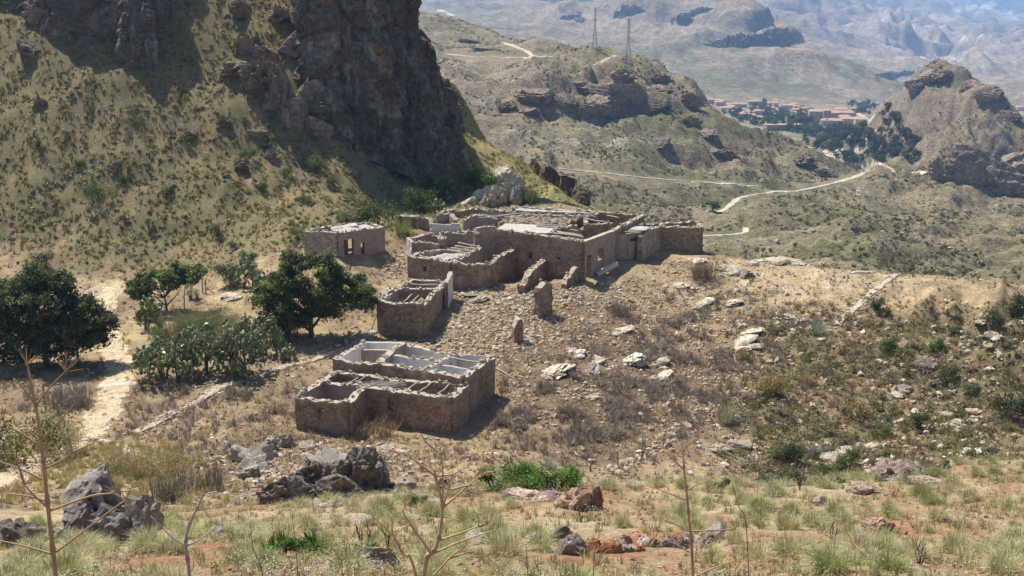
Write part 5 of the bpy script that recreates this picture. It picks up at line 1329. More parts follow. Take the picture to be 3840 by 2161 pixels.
bush(165, 1010, 85, 75, (.05, .07, .03), 'dark bush behind the largest carob tree')
bush(1090, 1270, 210, 130, (.05, .085, .028), 'leafy dark shrub under the broad carob tree', 220)
bush(715, 1262, 210, 125, (.14, .165, .06), 'pale green wispy bush amid the prickly pears', 420, kind='wispy')
bush(810, 1235, 180, 125, (.135, .145, .075), 'grey green wispy bush behind the prickly pears', 420, kind='wispy')
bush(645, 1275, 140, 95, (.13, .16, .05), 'low pale green bush left of the prickly pears', 360, kind='wispy')
bush(1300, 850, 90, 60, (.09, .12, .045), 'low green bush left of the round green bush')
bush(1220, 870, 80, 42, (.08, .11, .035), 'low green bush behind the flat-roofed house')
bush(1130, 900, 110, 60, (.085, .11, .04), 'wide low bush left of the flat-roofed house')
bush(1510, 880, 70, 70, (.19, .20, .07), 'yellow green wispy bush beside the wing', 200, kind='feather')
bush(375, 752, 130, 75, (.075, .10, .03), 'large round shrub alone on the hillside')
for i, (px, py, w, h) in enumerate([(355, 830, 40, 26), (470, 830, 40, 24), (560, 860, 40, 50), (820, 890, 44, 50), (880, 930, 60, 30), (500, 470, 90, 40), (930, 600, 70, 50), (1000, 560, 50, 40), (1190, 640, 80, 60), (1250, 700, 70, 44), (700, 540, 60, 30), (300, 620, 60, 36), (140, 560, 60, 40), (990, 720, 60, 40), (1070, 660, 60, 40), (640, 730, 60, 34), (470, 690, 50, 30), (200, 760, 50, 30)]):
    bush(px, py, w, h, [(.085, .115, .035), (.07, .095, .035), (.12, .135, .055)][i % 3], 'small green shrub scattered on the dry hillside', group='shrubs on the hillside')
for (px, py, w, h, col, lab, kd) in [(3280, 1168, 62, 66, (.045, .075, .02), 'dark green round shrub beside the pale sloping wall', 'leaf'), (3322, 1190, 40, 38, (.06, .09, .025), 'small green shrub below the one at the sloping wall', 'leaf'), (3330, 1320, 80, 70, (.055, .085, .03), 'dark green shrub in the middle of the right slope', 'leaf'),
        (3380, 1345, 60, 46, (.12, .14, .04), 'yellow green shrub next to the dark one on the right slope', 'leaf'), (3515, 1325, 74, 64, (.075, .115, .03), 'bright round shrub on the right slope', 'leaf'), (3718, 1215, 80, 60, (.06, .085, .03), 'dark shrub near the top of the right slope', 'leaf'),
        (3815, 1195, 130, 110, (.045, .065, .028), 'large dark shrub at the right edge', 'leaf'), (3572, 1250, 40, 32, (.10, .13, .045), 'small bright shrub high on the right slope', 'leaf'), (3390, 1412, 46, 34, (.08, .11, .035), 'small green shrub left of the brown crag', 'leaf'),
        (2990, 1735, 120, 90, (.05, .072, .03), 'dark shrub in the gully bottom', 'leaf'), (2915, 1725, 110, 76, (.13, .135, .05), 'olive shrub beside the dark gully shrub', 'leaf'), (3172, 1790, 84, 120, (.055, .095, .022), 'upright bright green shrub at the foot of the right slope', 'leaf'),
        (3110, 1790, 90, 60, (.085, .115, .03), 'spreading green shrub at the foot of the right slope', 'leaf'), (3071, 1712, 90, 56, (.30, .27, .23), 'grey dead round bush in the gully', 'twig'), (2725, 1585, 120, 90, (.27, .26, .17), 'silvery feathery bush in the gully', 'feather'),
        (2315, 1632, 84, 50, (.33, .31, .22), 'pale feathery bush below the yard', 'feather'), (3067, 1255, 50, 66, (.20, .25, .19), 'bluish feathery bush on the crest slope', 'feather'), (2890, 1490, 140, 86, (.24, .19, .075), 'yellow brown bush at the top of the gully', 'leaf'),
        (3495, 1785, 120, 66, (.05, .075, .03), 'dark green shrub near the foreground at the right', 'leaf'), (3605, 1580, 50, 50, (.085, .12, .03), 'small upright green shrub low on the right slope', 'leaf'), (2795, 1358, 40, 40, (.11, .14, .045), 'small green shrub at the edge of the yard', 'leaf'),
        (3780, 1560, 170, 110, (.05, .06, .03), 'dark shrub in the hollow at the right edge', 'leaf'), (3560, 1430, 90, 66, (.055, .08, .03), 'dark shrub behind the brown crag', 'leaf'), (3640, 1480, 80, 50, (.10, .12, .05), 'olive shrub right of the brown crag', 'leaf'), (3300, 1640, 90, 60, (.11, .13, .045), 'olive green shrub low on the right slope', 'leaf'),
        (3440, 1610, 70, 80, (.075, .105, .03), 'tall green shrub under the crag', 'leaf'), (3210, 1560, 90, 60, (.25, .20, .10), 'straw brown bush in the middle of the right slope', 'leaf'), (3020, 1440, 110, 60, (.28, .225, .12), 'straw coloured bush right of the gully head', 'feather'), (2060, 1760, 60, 50, (.24, .29, .23), 'bluish shrub behind the bright green patch', 'feather')]:
    bush(px, py, w, h, col, lab, 170, kind=kd)
for (px, py, w, h, col, lab, kd) in [(60, 1745, 330, 210, (.13, .13, .05), 'big dark olive bush at the left edge below the path', 'leaf'), (235, 1700, 200, 130, (.27, .235, .10), 'tan yellow bush beside the path at the left', 'wispy'), (570, 1800, 220, 150, (.27, .225, .09), 'golden yellow broom bush on the bank below the kerb', 'wispy'), (450, 1790, 150, 100, (.26, .225, .11), 'straw yellow bush left of the golden broom bush', 'wispy'),
        (720, 1850, 230, 120, (.27, .225, .175), 'grey brown dead bush right of the golden broom bush', 'twig'), (640, 1880, 200, 110, (.25, .21, .15), 'brown twiggy bush at the bottom of the bank', 'twig'), (900, 1490, 110, 60, (.30, .25, .2), 'small grey dead bush between the path and the nearest house', 'twig'), (1420, 1640, 120, 100, (.30, .22, .12), 'brown dry bush in the corner of the nearest house', 'twig'), (270, 1520, 200, 110, (.29, .25, .21), 'grey dead brush around the three posts', 'twig'), (2330, 1180, 100, 70, (.26, .21, .17), 'dry twiggy bush in the rubble right of the lone pillar', 'twig'), (2640, 1045, 130, 90, (.26, .20, .14), 'brown dead bush on the crest right of the outhouse', 'twig')]:
    bush(px, py, w, h, np.asarray(col) / 1.35 if kd == 'twig' else col, lab, 170, kind=kd)
for i, (px, py, w, h) in enumerate([(1865, 1836, 170, 90), (1940, 1832, 180, 105), (2010, 1834, 180, 100), (2085, 1832, 170, 95), (2155, 1832, 140, 80), (1990, 1822, 150, 90)]):
    bush(px, py, w, h, [(.10, .17, .035), (.085, .145, .03)][i % 2], 'bright green leafy shrub in the patch at the lip of the slope', 260, .035, group='bright green shrubs at the slope edge')
for i, (px, py, w, h) in enumerate([(2900, 1822, 120, 60), (3010, 1822, 110, 50), (3120, 1818, 100, 40), (2700, 1830, 90, 40)]):
    bush(px, py, w, h, [(.095, .135, .045), (.11, .15, .05)][i % 2], 'mid green leafy shrub along the far edge of the foreground', 240, .03, group='green shrubs along the foreground edge')
for i, (px, py, w, h) in enumerate([(1050, 2085, 120, 70), (1160, 2080, 140, 80), (1260, 2095, 140, 80), (1360, 2090, 130, 70), (1440, 2110, 110, 60), (1570, 1905, 70, 60), (1000, 2100, 60, 50)]):
    bush(px, py, w, h, [(.085, .15, .03), (.07, .12, .028)][i % 2], 'low bright green leafy shrub in the foreground grass', 260, .022, group='green shrubs in the foreground')
# palmetto fans
for (px, py) in [(1060, 2060), (1020, 2075), (1170, 2050), (600, 1240)]:
    g = NF.hit(px, py); rs = np.random.default_rng(px)
    G = blades(np.zeros((1, 3)), .38 if py > 1500 else 1.1, 60, (.06, .13, .025), .02 if py > 1500 else .05, 1.2, .1, rng=rs, foot=.1)
    tag(MB().add(*G).build('palmetto', M_LEAF, None, g), 'spiky dark green dwarf palm', 'palm', 'dwarf palms')
# leafless tree and bush on the crest
for (px, py, H, lab) in [(3330, 1005, 2.4, 'leafless spreading tree on the crest'), (3420, 1000, 1.9, 'leafless rounded bush right of the leafless tree')]:
    g = NF.hit(px, py); g = g if g is not None else at(px, py, 110); rs = np.random.default_rng(px)
    mb = MB()
    for k in range(11):
        a = rs.uniform(0, 6.28); t = rs.uniform(.2, 1.0); p0 = np.array([0, 0, -.1]); p1 = np.array([math.cos(a) * math.sin(t), math.sin(a) * math.sin(t), math.cos(t)]) * H * .5
        p2 = p1 + (p1 + rs.normal(size=3) * .4) * .7
        mb.tube([p0, p1, p2], [.045, .03, .012], 5, (.2, .165, .14))
        for _ in range(5):
            q = p1 + (p2 - p1) * rs.uniform(0, 1); mb.tube([q, q + rs.normal(size=3) * H * .13 + [0, 0, H * .1], q + rs.normal(size=3) * H * .2 + [0, 0, H * .2]], [.018, .012, .006], 4, (.22, .18, .15))
    tag(mb.build('bare_tree', M_TWIG, None, g), lab, 'tree')
# prickly pears
V1, T1 = ICO[2]
def cactus(px, py, W, H, npads, label, group=None, col=(.175, .215, .095)):
    g = NF.hit(px, py); rs = np.random.default_rng(int(px + py)); pm = 4117 / np.hypot(g[1], g[2]); W, H = W / pm, H / pm
    e = empty('prickly_pear', tuple(g), label, 'cactus', group); mb = MB(); pd = MB()
    for k in range(max(3, int(W * 1.2))):                # woody trunks
        a = np.array([rs.uniform(-.35, .35) * W, rs.uniform(-.25, .25) * W, -.2]); b = a + np.array([rs.normal(0, .2), rs.normal(0, .2), H * .5])
        MB().tube([a, (a + b) / 2, b], [.11, .09, .07], 6, (.16, .115, .08)).build('trunk', M_BARK, e, None, True)
    npads = int(npads * 2.1); u = rs.uniform(-1, 1, npads); v = rs.uniform(-1, 1, npads); hh = rs.uniform(0, 1, npads) ** .6
    top = np.sqrt(np.clip(1 - .75 * u * u, .1, 1)) * (1 + .15 * np.sin(u * 9 + px))
    c = np.stack([u * W * .55, v * W * .36, .12 * H + hh * H * .85 * top], 1)
    for p in c:
        s = rs.uniform(.15, .27); n = rs.normal(size=3); n[2] *= .5; n /= np.linalg.norm(n)
        up = np.array([rs.normal(0, .45), rs.normal(0, .45), 1.0]); up -= n * (up @ n); up /= np.linalg.norm(up); sd = np.cross(n, up)
        egg = 1 - .22 * V1[:, 2]
        V = p + (V1[:, 0] * egg)[:, None] * sd * s * .72 + (V1[:, 2])[:, None] * up * s + V1[:, 1][:, None] * n * s * .14
        pd.add(V, None, T1, np.asarray(col) * (rs.uniform(.45, 1.2) if rs.uniform() < .75 else rs.uniform(1.4, 2.1)) * np.array([rs.uniform(.85, 1.2), 1, rs.uniform(.85, 1.2)]))  # the palest pads imitate bright reflections by their colour
    pd.build('crown', M_PAD, e, None, True)  # the cactus pads, merged into one mesh
    return e
cactus(620, 1425, 200, 150, 230, 'prickly pear at the left end of the big clump', None)
cactus(760, 1400, 190, 170, 240, 'prickly pear in the middle of the big clump behind fence posts')
cactus(905, 1400, 170, 200, 250, 'tallest prickly pear at the right end of the big clump')
cactus(990, 1330, 130, 150, 150, 'prickly pear between the big clump and the broad carob tree')
cactus(565, 1240, 80, 130, 90, 'tall prickly pear below the small umbrella tree')
cactus(930, 1080, 70, 110, 70, 'prickly pear beside the upright bright green bush')
cactus(1000, 1190, 90, 160, 90, 'prickly pear at the left side of the broad carob tree')
cactus(900, 1430, 60, 80, 40, 'small prickly pear in front of the tallest one')
cactus(1085, 1350, 50, 56, 26, 'lone small prickly pear by the low masonry strip')
cactus(1580, 800, 60, 60, 40, 'prickly pear at the foot of the bare-stemmed bush')
cactus(1645, 800, 46, 50, 30, 'prickly pear below the white boulder')
for k, v in list(BOX.items()): pass

# ---- the foreground slope: tussocks, flowers, stones
def fgw(px, py, x, y):
    row = blob(px, py, 2420, 2062, 260, 34) + blob(px, py, 2180, 1900, 110, 34) + blob(px, py, 2140, 2060, 60, 34)
    return (1 - sstep(33, 37, y)) * (py > 1700) * (1 - np.clip(row * 1.3, 0, 1))
P = scatter(NF, 9000, lambda px, py, x, y: fgw(px, py, x, y) * sstep(-.55, .25, fbm2(x / 1.6, y / 1.6, 4, 701)), (-36, 36), (7, 38), 1.0)
n = len(P); o = stuff('grass', [blades(P, RNG.uniform(.1, .26, n), 14, pick([(.36, .31, .15), (.44, .36, .2), (.30, .28, .13), (.26, .27, .11)], n), .008, 1.2, .25)], M_GRASS)
P = scatter(NF, 300, lambda px, py, x, y: fgw(px, py, x, y) * sstep(-.25, .3, fbm2(x / 4, y / 4, 3, 711) + .25 * sstep(0, 14, x)), (-34, 34), (12, 36), 1.0)
tuft = []
for v in range(8):
    rs = np.random.default_rng(40 + v); c = [(.38, .385, .17), (.45, .42, .21), (.33, .35, .14), (.50, .45, .25)][v % 4]
    G = blades(np.zeros((1, 3)), .40, 520, c, .0045, 1.5, .34, rng=rs, foot=.35, tipc=(.60, .54, .34))
    V, Q, T, C = G; tuft.append(mesh_np('grass_tussock', V, [Q, T], M_GRASS, C))
P2 = scatter(NF, 420, lambda px, py, x, y: fgw(px, py, x, y) * sstep(-.3, .3, fbm2(x / 4, y / 4, 3, 711) + .25 * sstep(0, 14, x)), (-34, 34), (11, 36), 1.0)
n2 = len(P2); o2 = stuff('tussock_grass', [blades(P2, RNG.uniform(.22, .42, n2), 120, pick([(.39, .39, .17), (.46, .42, .21), (.34, .36, .14), (.50, .44, .24)], n2), 0.005, 1.5, .34, foot=.35, tipc=(.60, .54, .34))], M_GRASS)
for i, p in enumerate(P):
    o = link('grass_tussock', tuft[i % 8], None, p); s = RNG.uniform(.7, 1.35); o.scale = (s * RNG.uniform(.9, 1.2), s, s * RNG.uniform(.8, 1.1)); o.rotation_euler = (0, 0, RNG.uniform(0, 6.28))
    tag(o, 'feathery pale green grass tussock on the red foreground slope', 'grass tussock', 'grass tussocks on the foreground slope')
P = scatter(NF, 800, lambda px, py, x, y: fgw(px, py, x, y) * sstep(-.1, .35, fbm2(x / 3, y / 3, 3, 721) + .2 * sstep(0, 12, x)), (-34, 34), (9, 35), 1.0)
n = len(P); k = 22; tp = (P[:, None] + RNG.normal(size=(n, k, 3)) * np.array([.16, .16, .04]) + np.array([0, 0, .22])).reshape(-1, 3)
tp[:, 2] = np.maximum(tp[:, 2], NF.h(tp[:, 0], tp[:, 1]) + .06)
o = stuff('white_flowers', [leaves(tp, (.012, .012, .012), 3, (.72, .68, .56), .012, .5, lift=0), blades(P, .26, 16, pick([(.33, .32, .2), (.4, .36, .24)], n), .004, .9, .05, simple=True)], M_LEAF)
P = scatter(NF, 9000, lambda px, py, x, y: fgw(px, py, x, y) * sstep(-.2, .5, fbm2(x / 2, y / 2, 3, 731)), (-36, 36), (8, 36), 1.0)
n = len(P); s = .012 + .05 * RNG.uniform(0, 1, n) ** 2.5
o = stuff('red_stones', [rubble(P, s, pick([(.36, .2, .12), (.42, .29, .2), (.33, .26, .22), (.30, .15, .09)], n))], M_TOP)
P = scatter(NF, 500, lambda px, py, x, y: np.clip(blob(px, py, 250, 1740, 330, 70) + blob(px, py, 560, 1790, 260, 90) + blob(px, py, 100, 1650, 180, 90), 0, 1) * (y > 38), (-36, -8), (38, 75), 1.0)
P = P[offpath(P, 1.2)]; n = len(P)
o = stuff('yellow_grass', [blades(P, RNG.uniform(.35, .7, n), 60, pick([(.44, .37, .14), (.50, .42, .19), (.36, .31, .13)], n), .012, 1.0, .25)], M_GRASS)
# ------------------------------------------------------------------ dry stalks, posts, kerbs, roads, pylons, village
def poly(pts, Y, root=True):
    P = [at(px, py, Y + dy) for (px, py, dy) in [(p + (0,))[:3] for p in pts]]
    return np.array(P)
def curve(P, n=14):
    P = np.asarray(P, float)
    if len(P) == 2: P = np.array([P[0], P[0] * .5 + P[1] * .5 + [0, 0, .005], P[1]])
    t = np.linspace(0, len(P) - 1, n); out = []
    for k in t:
        i = min(int(k), len(P) - 2); f = k - i
        p0, p1, p2, p3 = P[max(i - 1, 0)], P[i], P[i + 1], P[min(i + 2, len(P) - 1)]
        out.append(.5 * (2 * p1 + (p2 - p0) * f + (2 * p0 - 5 * p1 + 4 * p2 - p3) * f * f + (3 * p1 - p0 - 3 * p2 + p3) * f ** 3))
    return np.array(out)
def stalk(Y, stem, branches, umbels, r, col, label, name='dry_stalk', rootx=None, cat='dry plant', bcol=None):
    st = poly(stem, Y); foot = st[0].copy()
    d = st[0] - st[1]; d = d / np.linalg.norm(d); ft = st[0] + d * .3
    ft[2] = NF.h(ft[0], ft[1]) - .05
    pts = np.concatenate([[ft], st]); e = empty(name, tuple(ft), label, cat); off = np.array(e.location)
    n = 60; C = curve(pts, n); q = np.arange(n)
    kn = 1 + .45 * np.exp(-(((q % 9) - 4) / .7) ** 2)                     # the joints of the stem
    cc = np.asarray(col)[None] * (1 + .22 * noise2(q / 3., q * 0 + Y, 3) - .25 * (kn > 1.3))[:, None] * np.linspace(.85, 1.15, n)[:, None]
    MB().tube(C - off, np.linspace(r, r * .4, n) * kn, 8, np.repeat(cc, 8, 0)).build('stem', M_STALK, e, None, True)
    for b in branches:
        B = curve(poly(b, Y), 12); k = len(B)
        MB().tube(B - off, np.linspace(r * .5, r * .2, k), 6, bcol or col).build('branch', M_STALK, e, None, True)
    for (px, py, size) in umbels:
        c = at(px, py, Y); rs = np.random.default_rng(int(px + py)); mb = MB(); s = size / 4117 * Y
        for k in range(12):
            a = rs.uniform(0, 6.28); t = rs.uniform(.25, 1.5); D = np.array([math.cos(a) * math.sin(t), math.sin(a) * math.sin(t), math.cos(t)]) * s * rs.uniform(.7, 1.1)
            mb.tube([c - off, c - off + D * .5, c - off + D + [0, 0, s * .06]], [r * .15, r * .12, r * .08], 5, col)
        mb.build('umbel', M_STALK, e)
    return e
TAN = (.50, .35, .20); PALEST = (.56, .47, .35)
stalk(5.0, [(209, 2161), (183, 1929), (165, 1750), (153, 1646), (134, 1520), (101, 1363)],
      [[(141, 1668), (80, 1625), (15, 1586), (20, 1530)], [(171, 1758), (268, 1698), (246, 1635)], [(268, 1698), (320, 1675), (372, 1653)], [(190, 1915), (335, 1862), (420, 1850), (505, 1836)], [(157, 1799), (80, 1760), (-20, 1725)],
       [(212, 2070), (330, 1980), (447, 1892), (480, 1870)], [(194, 2078), (100, 2050), (-20, 2024)], [(137, 1516), (190, 1450), (245, 1393)], [(155, 1650), (201, 1601), (276, 1520), (280, 1490)], [(180, 1905), (120, 1850), (90, 1815)], [(90, 1815), (60, 1720)], [(178, 1880), (110, 1862), (20, 1850)], [(134, 1520), (100, 1470), (50, 1420)]],
      [(101, 1363, 70), (245, 1393, 85), (280, 1490, 30), (470, 1875, 75), (430, 1845, 55), (90, 1815, 60), (75, 1890, 60)], .0125, (.45, .30, .175), 'tall reddish tan forked dry stalk at the left edge')
stalk(4.6, [(1590, 2161), (1620, 2075), (1643, 2028), (1659, 1905), (1632, 1785), (1634, 1765)],
      [[(1659, 1905), (1661, 1800), (1655, 1700)], [(1660, 1905), (1730, 1845), (1805, 1781)], [(1661, 1903), (1686, 1828)], [(1632, 1786), (1580, 1745), (1540, 1715), (1535, 1700)], [(1655, 1704), (1600, 1660), (1578, 1627)], [(1645, 2028), (1740, 1995), (1829, 1959)], [(1622, 2078), (1735, 2028), (1860, 1988)], [(1616, 2075), (1540, 1967), (1512, 1920), (1520, 1895)],
       [(1625, 2161), (1700, 2080), (1735, 2060)], [(1680, 2098), (1782, 2067)], [(1630, 1786), (1690, 1780), (1728, 1765)], [(1686, 1838), (1620, 1815)], [(1829, 1962), (1795, 1975), (1795, 1940), (1772, 1912)], [(1805, 1783), (1850, 1770)], [(1690, 1838), (1785, 1818)]],
      [(1634, 1765, 42), (1656, 1697, 60), (1805, 1781, 66), (1686, 1828, 48), (1829, 1959, 50), (1735, 2060, 48), (1520, 1897, 60)], .0115, TAN, 'tall tan forked dry stalk in the centre foreground')
stalk(4.9, [(1560, 2161), (1510, 2075), (1474, 2008), (1470, 1962)], [[(1474, 2008), (1435, 1970), (1395, 1935), (1392, 1925)], [(1476, 2008), (1530, 1970), (1590, 1932)]], [(1470, 1962, 85)], .008, TAN, 'shorter tan dry stalk with a wide umbel left of the central forked stalk')
stalk(5.2, [(1440, 2185), (1443, 2150)], [[(1443, 2150), (1490, 2155), (1540, 2135)]], [(1443, 2148, 55)], .006, TAN, 'low tan umbel at the bottom edge')
stalk(5.4, [(2598, 2161), (2583, 1937), (2568, 1788), (2561, 1691)],
      [[(2563, 1760), (2520, 1720), (2500, 1695)], [(2581, 1993), (2540, 1970), (2480, 1945)], [(2582, 1993), (2650, 1990), (2732, 1985), (2765, 1972)], [(2576, 1840), (2620, 1815), (2672, 1795)], [(2570, 1875), (2520, 1855), (2456, 1832)], [(2561, 1691), (2590, 1660), (2620, 1639)], [(2584, 2071), (2530, 2040), (2478, 2018)], [(2610, 2161), (2690, 2125), (2762, 2100)], [(2590, 2080), (2604, 2010)]],
      [(2561, 1691, 50), (2620, 1645, 40), (2672, 1795, 50), (2478, 1945, 45), (2762, 2100, 50), (2600, 1890, 30)], .010, (.44, .30, .18), 'slender reddish tan dry stalk right of the centre')
stalk(6.0, [(711, 2161), (697, 2049), (708, 1974), (738, 1907), (760, 1859), (758, 1850)], [[(697, 2049), (640, 2010), (566, 1937)], [(699, 2049), (770, 2010), (831, 1952)], [(758, 1862), (785, 1850), (816, 1844)]], [], .012, (.40, .37, .34), 'pale grey forked twig at the bottom left', name='bare_twig')
for (Y, pts, lab) in [(6.5, [(985, 2161), (950, 2060), (938, 1955)], 'thin dark dry stem right of the pale grey twig'), (6.8, [(1117, 2161), (1108, 2040), (1095, 1930)], 'thin dry stem left of the green shrubs'), (7.0, [(2225, 2161), (2235, 2050), (2285, 1900)], 'thin leaning dry stem left of the slender stalk'), (7.2, [(1980, 2161), (1972, 2040)], 'short thin dry stem in the middle foreground'), (7.0, [(2800, 2000), (2770, 1900), (2745, 1810)], 'thin dark stem right of the slender stalk')]:
    stalk(Y, pts, [], [], .004, (.20, .14, .10), lab, name='dry_weed')
# charred twigs in the foreground
for (px, py, H) in [(3120, 2050, .55), (1355, 2040, .4), (1455, 2060, .45), (1385, 2030, .35), (3000, 1840, .7), (3450, 2120, .4), (2180, 1960, .2)]:
    g = NF.hit(px, py); rs = np.random.default_rng(px); mb = MB()
    for k in range(6):
        a = rs.uniform(0, 6.28); q = np.array([math.cos(a) * .25, math.sin(a) * .25, 1]) * H
        mb.tube([(0, 0, -.05), q * .5 + rs.normal(size=3) * .02, q + rs.normal(size=3) * .06], [.007, .006, .003], 5, (.06, .05, .045))
        mb.tube([q * .55, q * .8 + rs.normal(size=3) * .1], [.004, .002], 4, (.06, .05, .045))
    tag(mb.build('burnt_twigs', M_TWIG, None, g), 'small charred leafless shrub in the foreground', 'shrub', 'charred shrubs in the foreground')

# fence posts
for (px, py, top, lab) in [(171, 1542, 1440, 'tallest of the three posts left of the path'), (202, 1548, 1471, 'middle one of the three posts left of the path'), (218, 1552, 1501, 'shortest of the three posts left of the path'), (335, 1416, 1377, 'post at the edge of the carob shade'),
        (557, 1452, 1340, 'thin post before the left prickly pear'), (619, 1446, 1352, 'dark post before the prickly pear clump'), (722, 1437, 1342, 'post before the middle prickly pear'), (2408, 1704, 1620, 'tallest grey post beside the gully'), (2317, 1755, 1683, 'grey post lower down beside the gully'), (2214, 1768, 1739, 'broken dark stump of a post beside the gully')]:
    g = NF.hit(px, py); H = (py - top) / 4117 * g[1]
    dk = (.14, .11, .09) if 'dark' in lab or 'left of' in lab else (.33, .29, .25)
    rs = np.random.default_rng(px); tx, ty = rs.normal(0, .04, 2)
    mb = MB().tube([(0, 0, -.3), (tx * .3, ty * .3, H * .5), (tx, ty, H * .97), (tx, ty, H)], [.05, .047, .045, .03], 8, dk)
    tag(mb.build('fence_post', M_TWIG, None, g), lab, 'fence post', 'fence posts')
# agaves by the small tree, hose of wreckage left out; three upright stakes by the small tree
for (px, py, top) in [(760, 1100, 1045), (772, 1102, 1050)]:
    g = NF.hit(px, py); H = (py - top) / 4117 * g[1]
    tag(MB().tube([(0, 0, -.3), (.03, 0, H * .5), (.02, .02, H)], [.06, .055, .05], 7, (.16, .13, .1)).build('wooden_stake', M_TWIG, None, g), 'dark upright stake right of the small umbrella tree', 'stake', 'stakes by the small tree')
for (px, py) in [(715, 1120), (738, 1125)]:
    g = NF.hit(px, py); rs = np.random.default_rng(px)
    tag(MB().add(*blades(np.zeros((1, 3)), 1.2, 40, (.26, .29, .22), .06, .9, .1, rng=rs, foot=.08)).build('agave', M_LEAF, None, g), 'grey green agave under the small umbrella tree', 'agave', 'agaves')

# kerbs and low masonry strips: raised bands following the ground
def strip(pts, w, h, col, name, label, cat, jag=.04, mat=None, F_=None, kind=None, step=.3):
    F_ = F_ or NF
    W = [F_.hit(*p) for p in pts]; W = np.array([q for q in W if q is not None]); L = np.r_[0, np.cumsum(np.linalg.norm(np.diff(W[:, :2], axis=0), axis=1))]
    n = int(L[-1] / step) + 2; t = np.linspace(0, L[-1], n); x = np.interp(t, L, W[:, 0]); y = np.interp(t, L, W[:, 1])
    for _ in range(int(1.5 / step) + 2): x[1:-1] = .5 * x[1:-1] + .25 * (x[:-2] + x[2:]); y[1:-1] = .5 * y[1:-1] + .25 * (y[:-2] + y[2:])
    tx, ty = np.gradient(x), np.gradient(y); ln = np.hypot(tx, ty) + 1e-9; nx, ny = -ty / ln, tx / ln
    ww = w / 2 * (1 + .3 * noise2(t / 1.6, t * 0 + 3.3, 7) + .3 * noise2(t / .55, t * 0 + 9.4, 7)); cols = 7; s = np.linspace(-1, 1, cols)
    X = x[:, None] + nx[:, None] * s * ww[:, None]; Y = y[:, None] + ny[:, None] * s * ww[:, None]
    Z = F_.h(X, Y); 
    if .08 < h and kind is None: Z = (.5 * Z + .5 * Z.mean(1, keepdims=True))
    Z = Z + h + jag * fbm2(X / .5, Y / .5, 3, 91) + jag * 1.2 * noise2(X / .22, Y / .22, 93)
    Z[:, 0] -= h + .25 * (h > .05) + .01; Z[:, -1] -= h + .25 * (h > .05) + .01
    i = np.arange(n - 1)[:, None] * cols + np.arange(cols - 1)[None]
    Q = np.stack([i, i + 1, i + cols + 1, i + cols], -1).reshape(-1, 4)[:, ::-1]
    V = np.stack([X, Y, Z], -1).reshape(-1, 3); C = np.asarray(col) * (1 + .2 * fbm2(V[:, 0] / .7, V[:, 1] / .7, 3, 95))[:, None]
    o = link(name, mesh_np(name, V, Q, mat or M_TOP, C))
    return tag(o, label, cat, None, kind)
strip([(1412, 1243), (1340, 1285), (1267, 1318), (1118, 1370), (969, 1410), (880, 1440), (820, 1462), (708, 1527), (596, 1588), (500, 1630)], .85, .12, (.43, .36, .28), 'low_wall', 'long low masonry strip running from the hut down to the path', 'low wall')
strip([(830, 1452), (800, 1466), (775, 1482)], 1.2, .12, (.47, .42, .36), 'stone_slab', 'broad pale slab set in the low masonry strip', 'slab')
strip([(270, 1655), (340, 1650), (417, 1660), (500, 1695), (559, 1735), (618, 1780), (665, 1815)], .5, .08, (.50, .43, .33), 'kerb', 'curved pale kerb bending round the bank below the path', 'kerb')
strip([(3372, 1030), (3320, 1062), (3265, 1105), (3190, 1170), (3135, 1222)], .85, .1, (.50, .43, .345), 'low_wall', 'pale straight low wall descending the crest on the right', 'low wall')
strip([(3190, 1027), (3280, 1025), (3372, 1028)], .5, .12, (.56, .50, .42), 'kerb', 'pale horizontal kerb along the crest', 'kerb')
strip([(372, 1446), (440, 1442), (520, 1440)], 1.0, .05, (.55, .50, .43), 'concrete_slab', 'pale concrete slab lying across the path', 'slab', .01)
strip([(2270, 1785), (2330, 1755), (2420, 1705), (2520, 1630), (2600, 1590), (2680, 1520), (2740, 1470)], .45, .07, (.25, .19, .135), 'low_wall', 'dark broken terrace wall along the gully beside the grey posts', 'low wall', .14)
strip(PATH_PX, 2.5, .015, (.56, .445, .30), 'path', None, None, .012, M_GROUND, kind='structure')
strip([(350, 1078), (420, 1080), (500, 1085)], 5.5, .012, (.44, .345, .235), 'path', None, None, .012, M_GROUND, kind='structure')
# loose logs and planks in the yard
for (x0, y0, x1, y1, lab) in [(2310, 1092, 2365, 1128, 'bent bare branch lying in the rubble below the concrete beam'), (2465, 1105, 2475, 1130, 'short pale stick in the rubble'), (2505, 1445, 2575, 1425, 'grey plank near the tall white rock'), (2570, 1485, 2600, 1470, 'short grey plank at the gully head'), (2215, 1160, 2250, 1152, 'pale plank behind the lone pillar'), (1860, 1385, 1920, 1420, 'pale bare branch beside the nearest house'), (2420, 1320, 2560, 1370, 'long thin branch beside the largest white rock'), (2752, 1336, 2762, 1368, 'pale upright plank by the small green shrub')]:
    a, b = NF.hit(x0, y0), NF.hit(x1, y1); m = (a + b) / 2
    t = np.linspace(0, 1, 5); P = a + (b - a) * t[:, None]; P[:, 2] = np.maximum(P[:, 2], NF.h(P[:, 0], P[:, 1])) + .08 + .05 * np.sin(t * 3)
    tag(MB().tube(P - m, [.05, .06, .055, .05, .035], 6, (.46, .39, .30)).build('log', M_TWIG, None, m), lab, 'log')

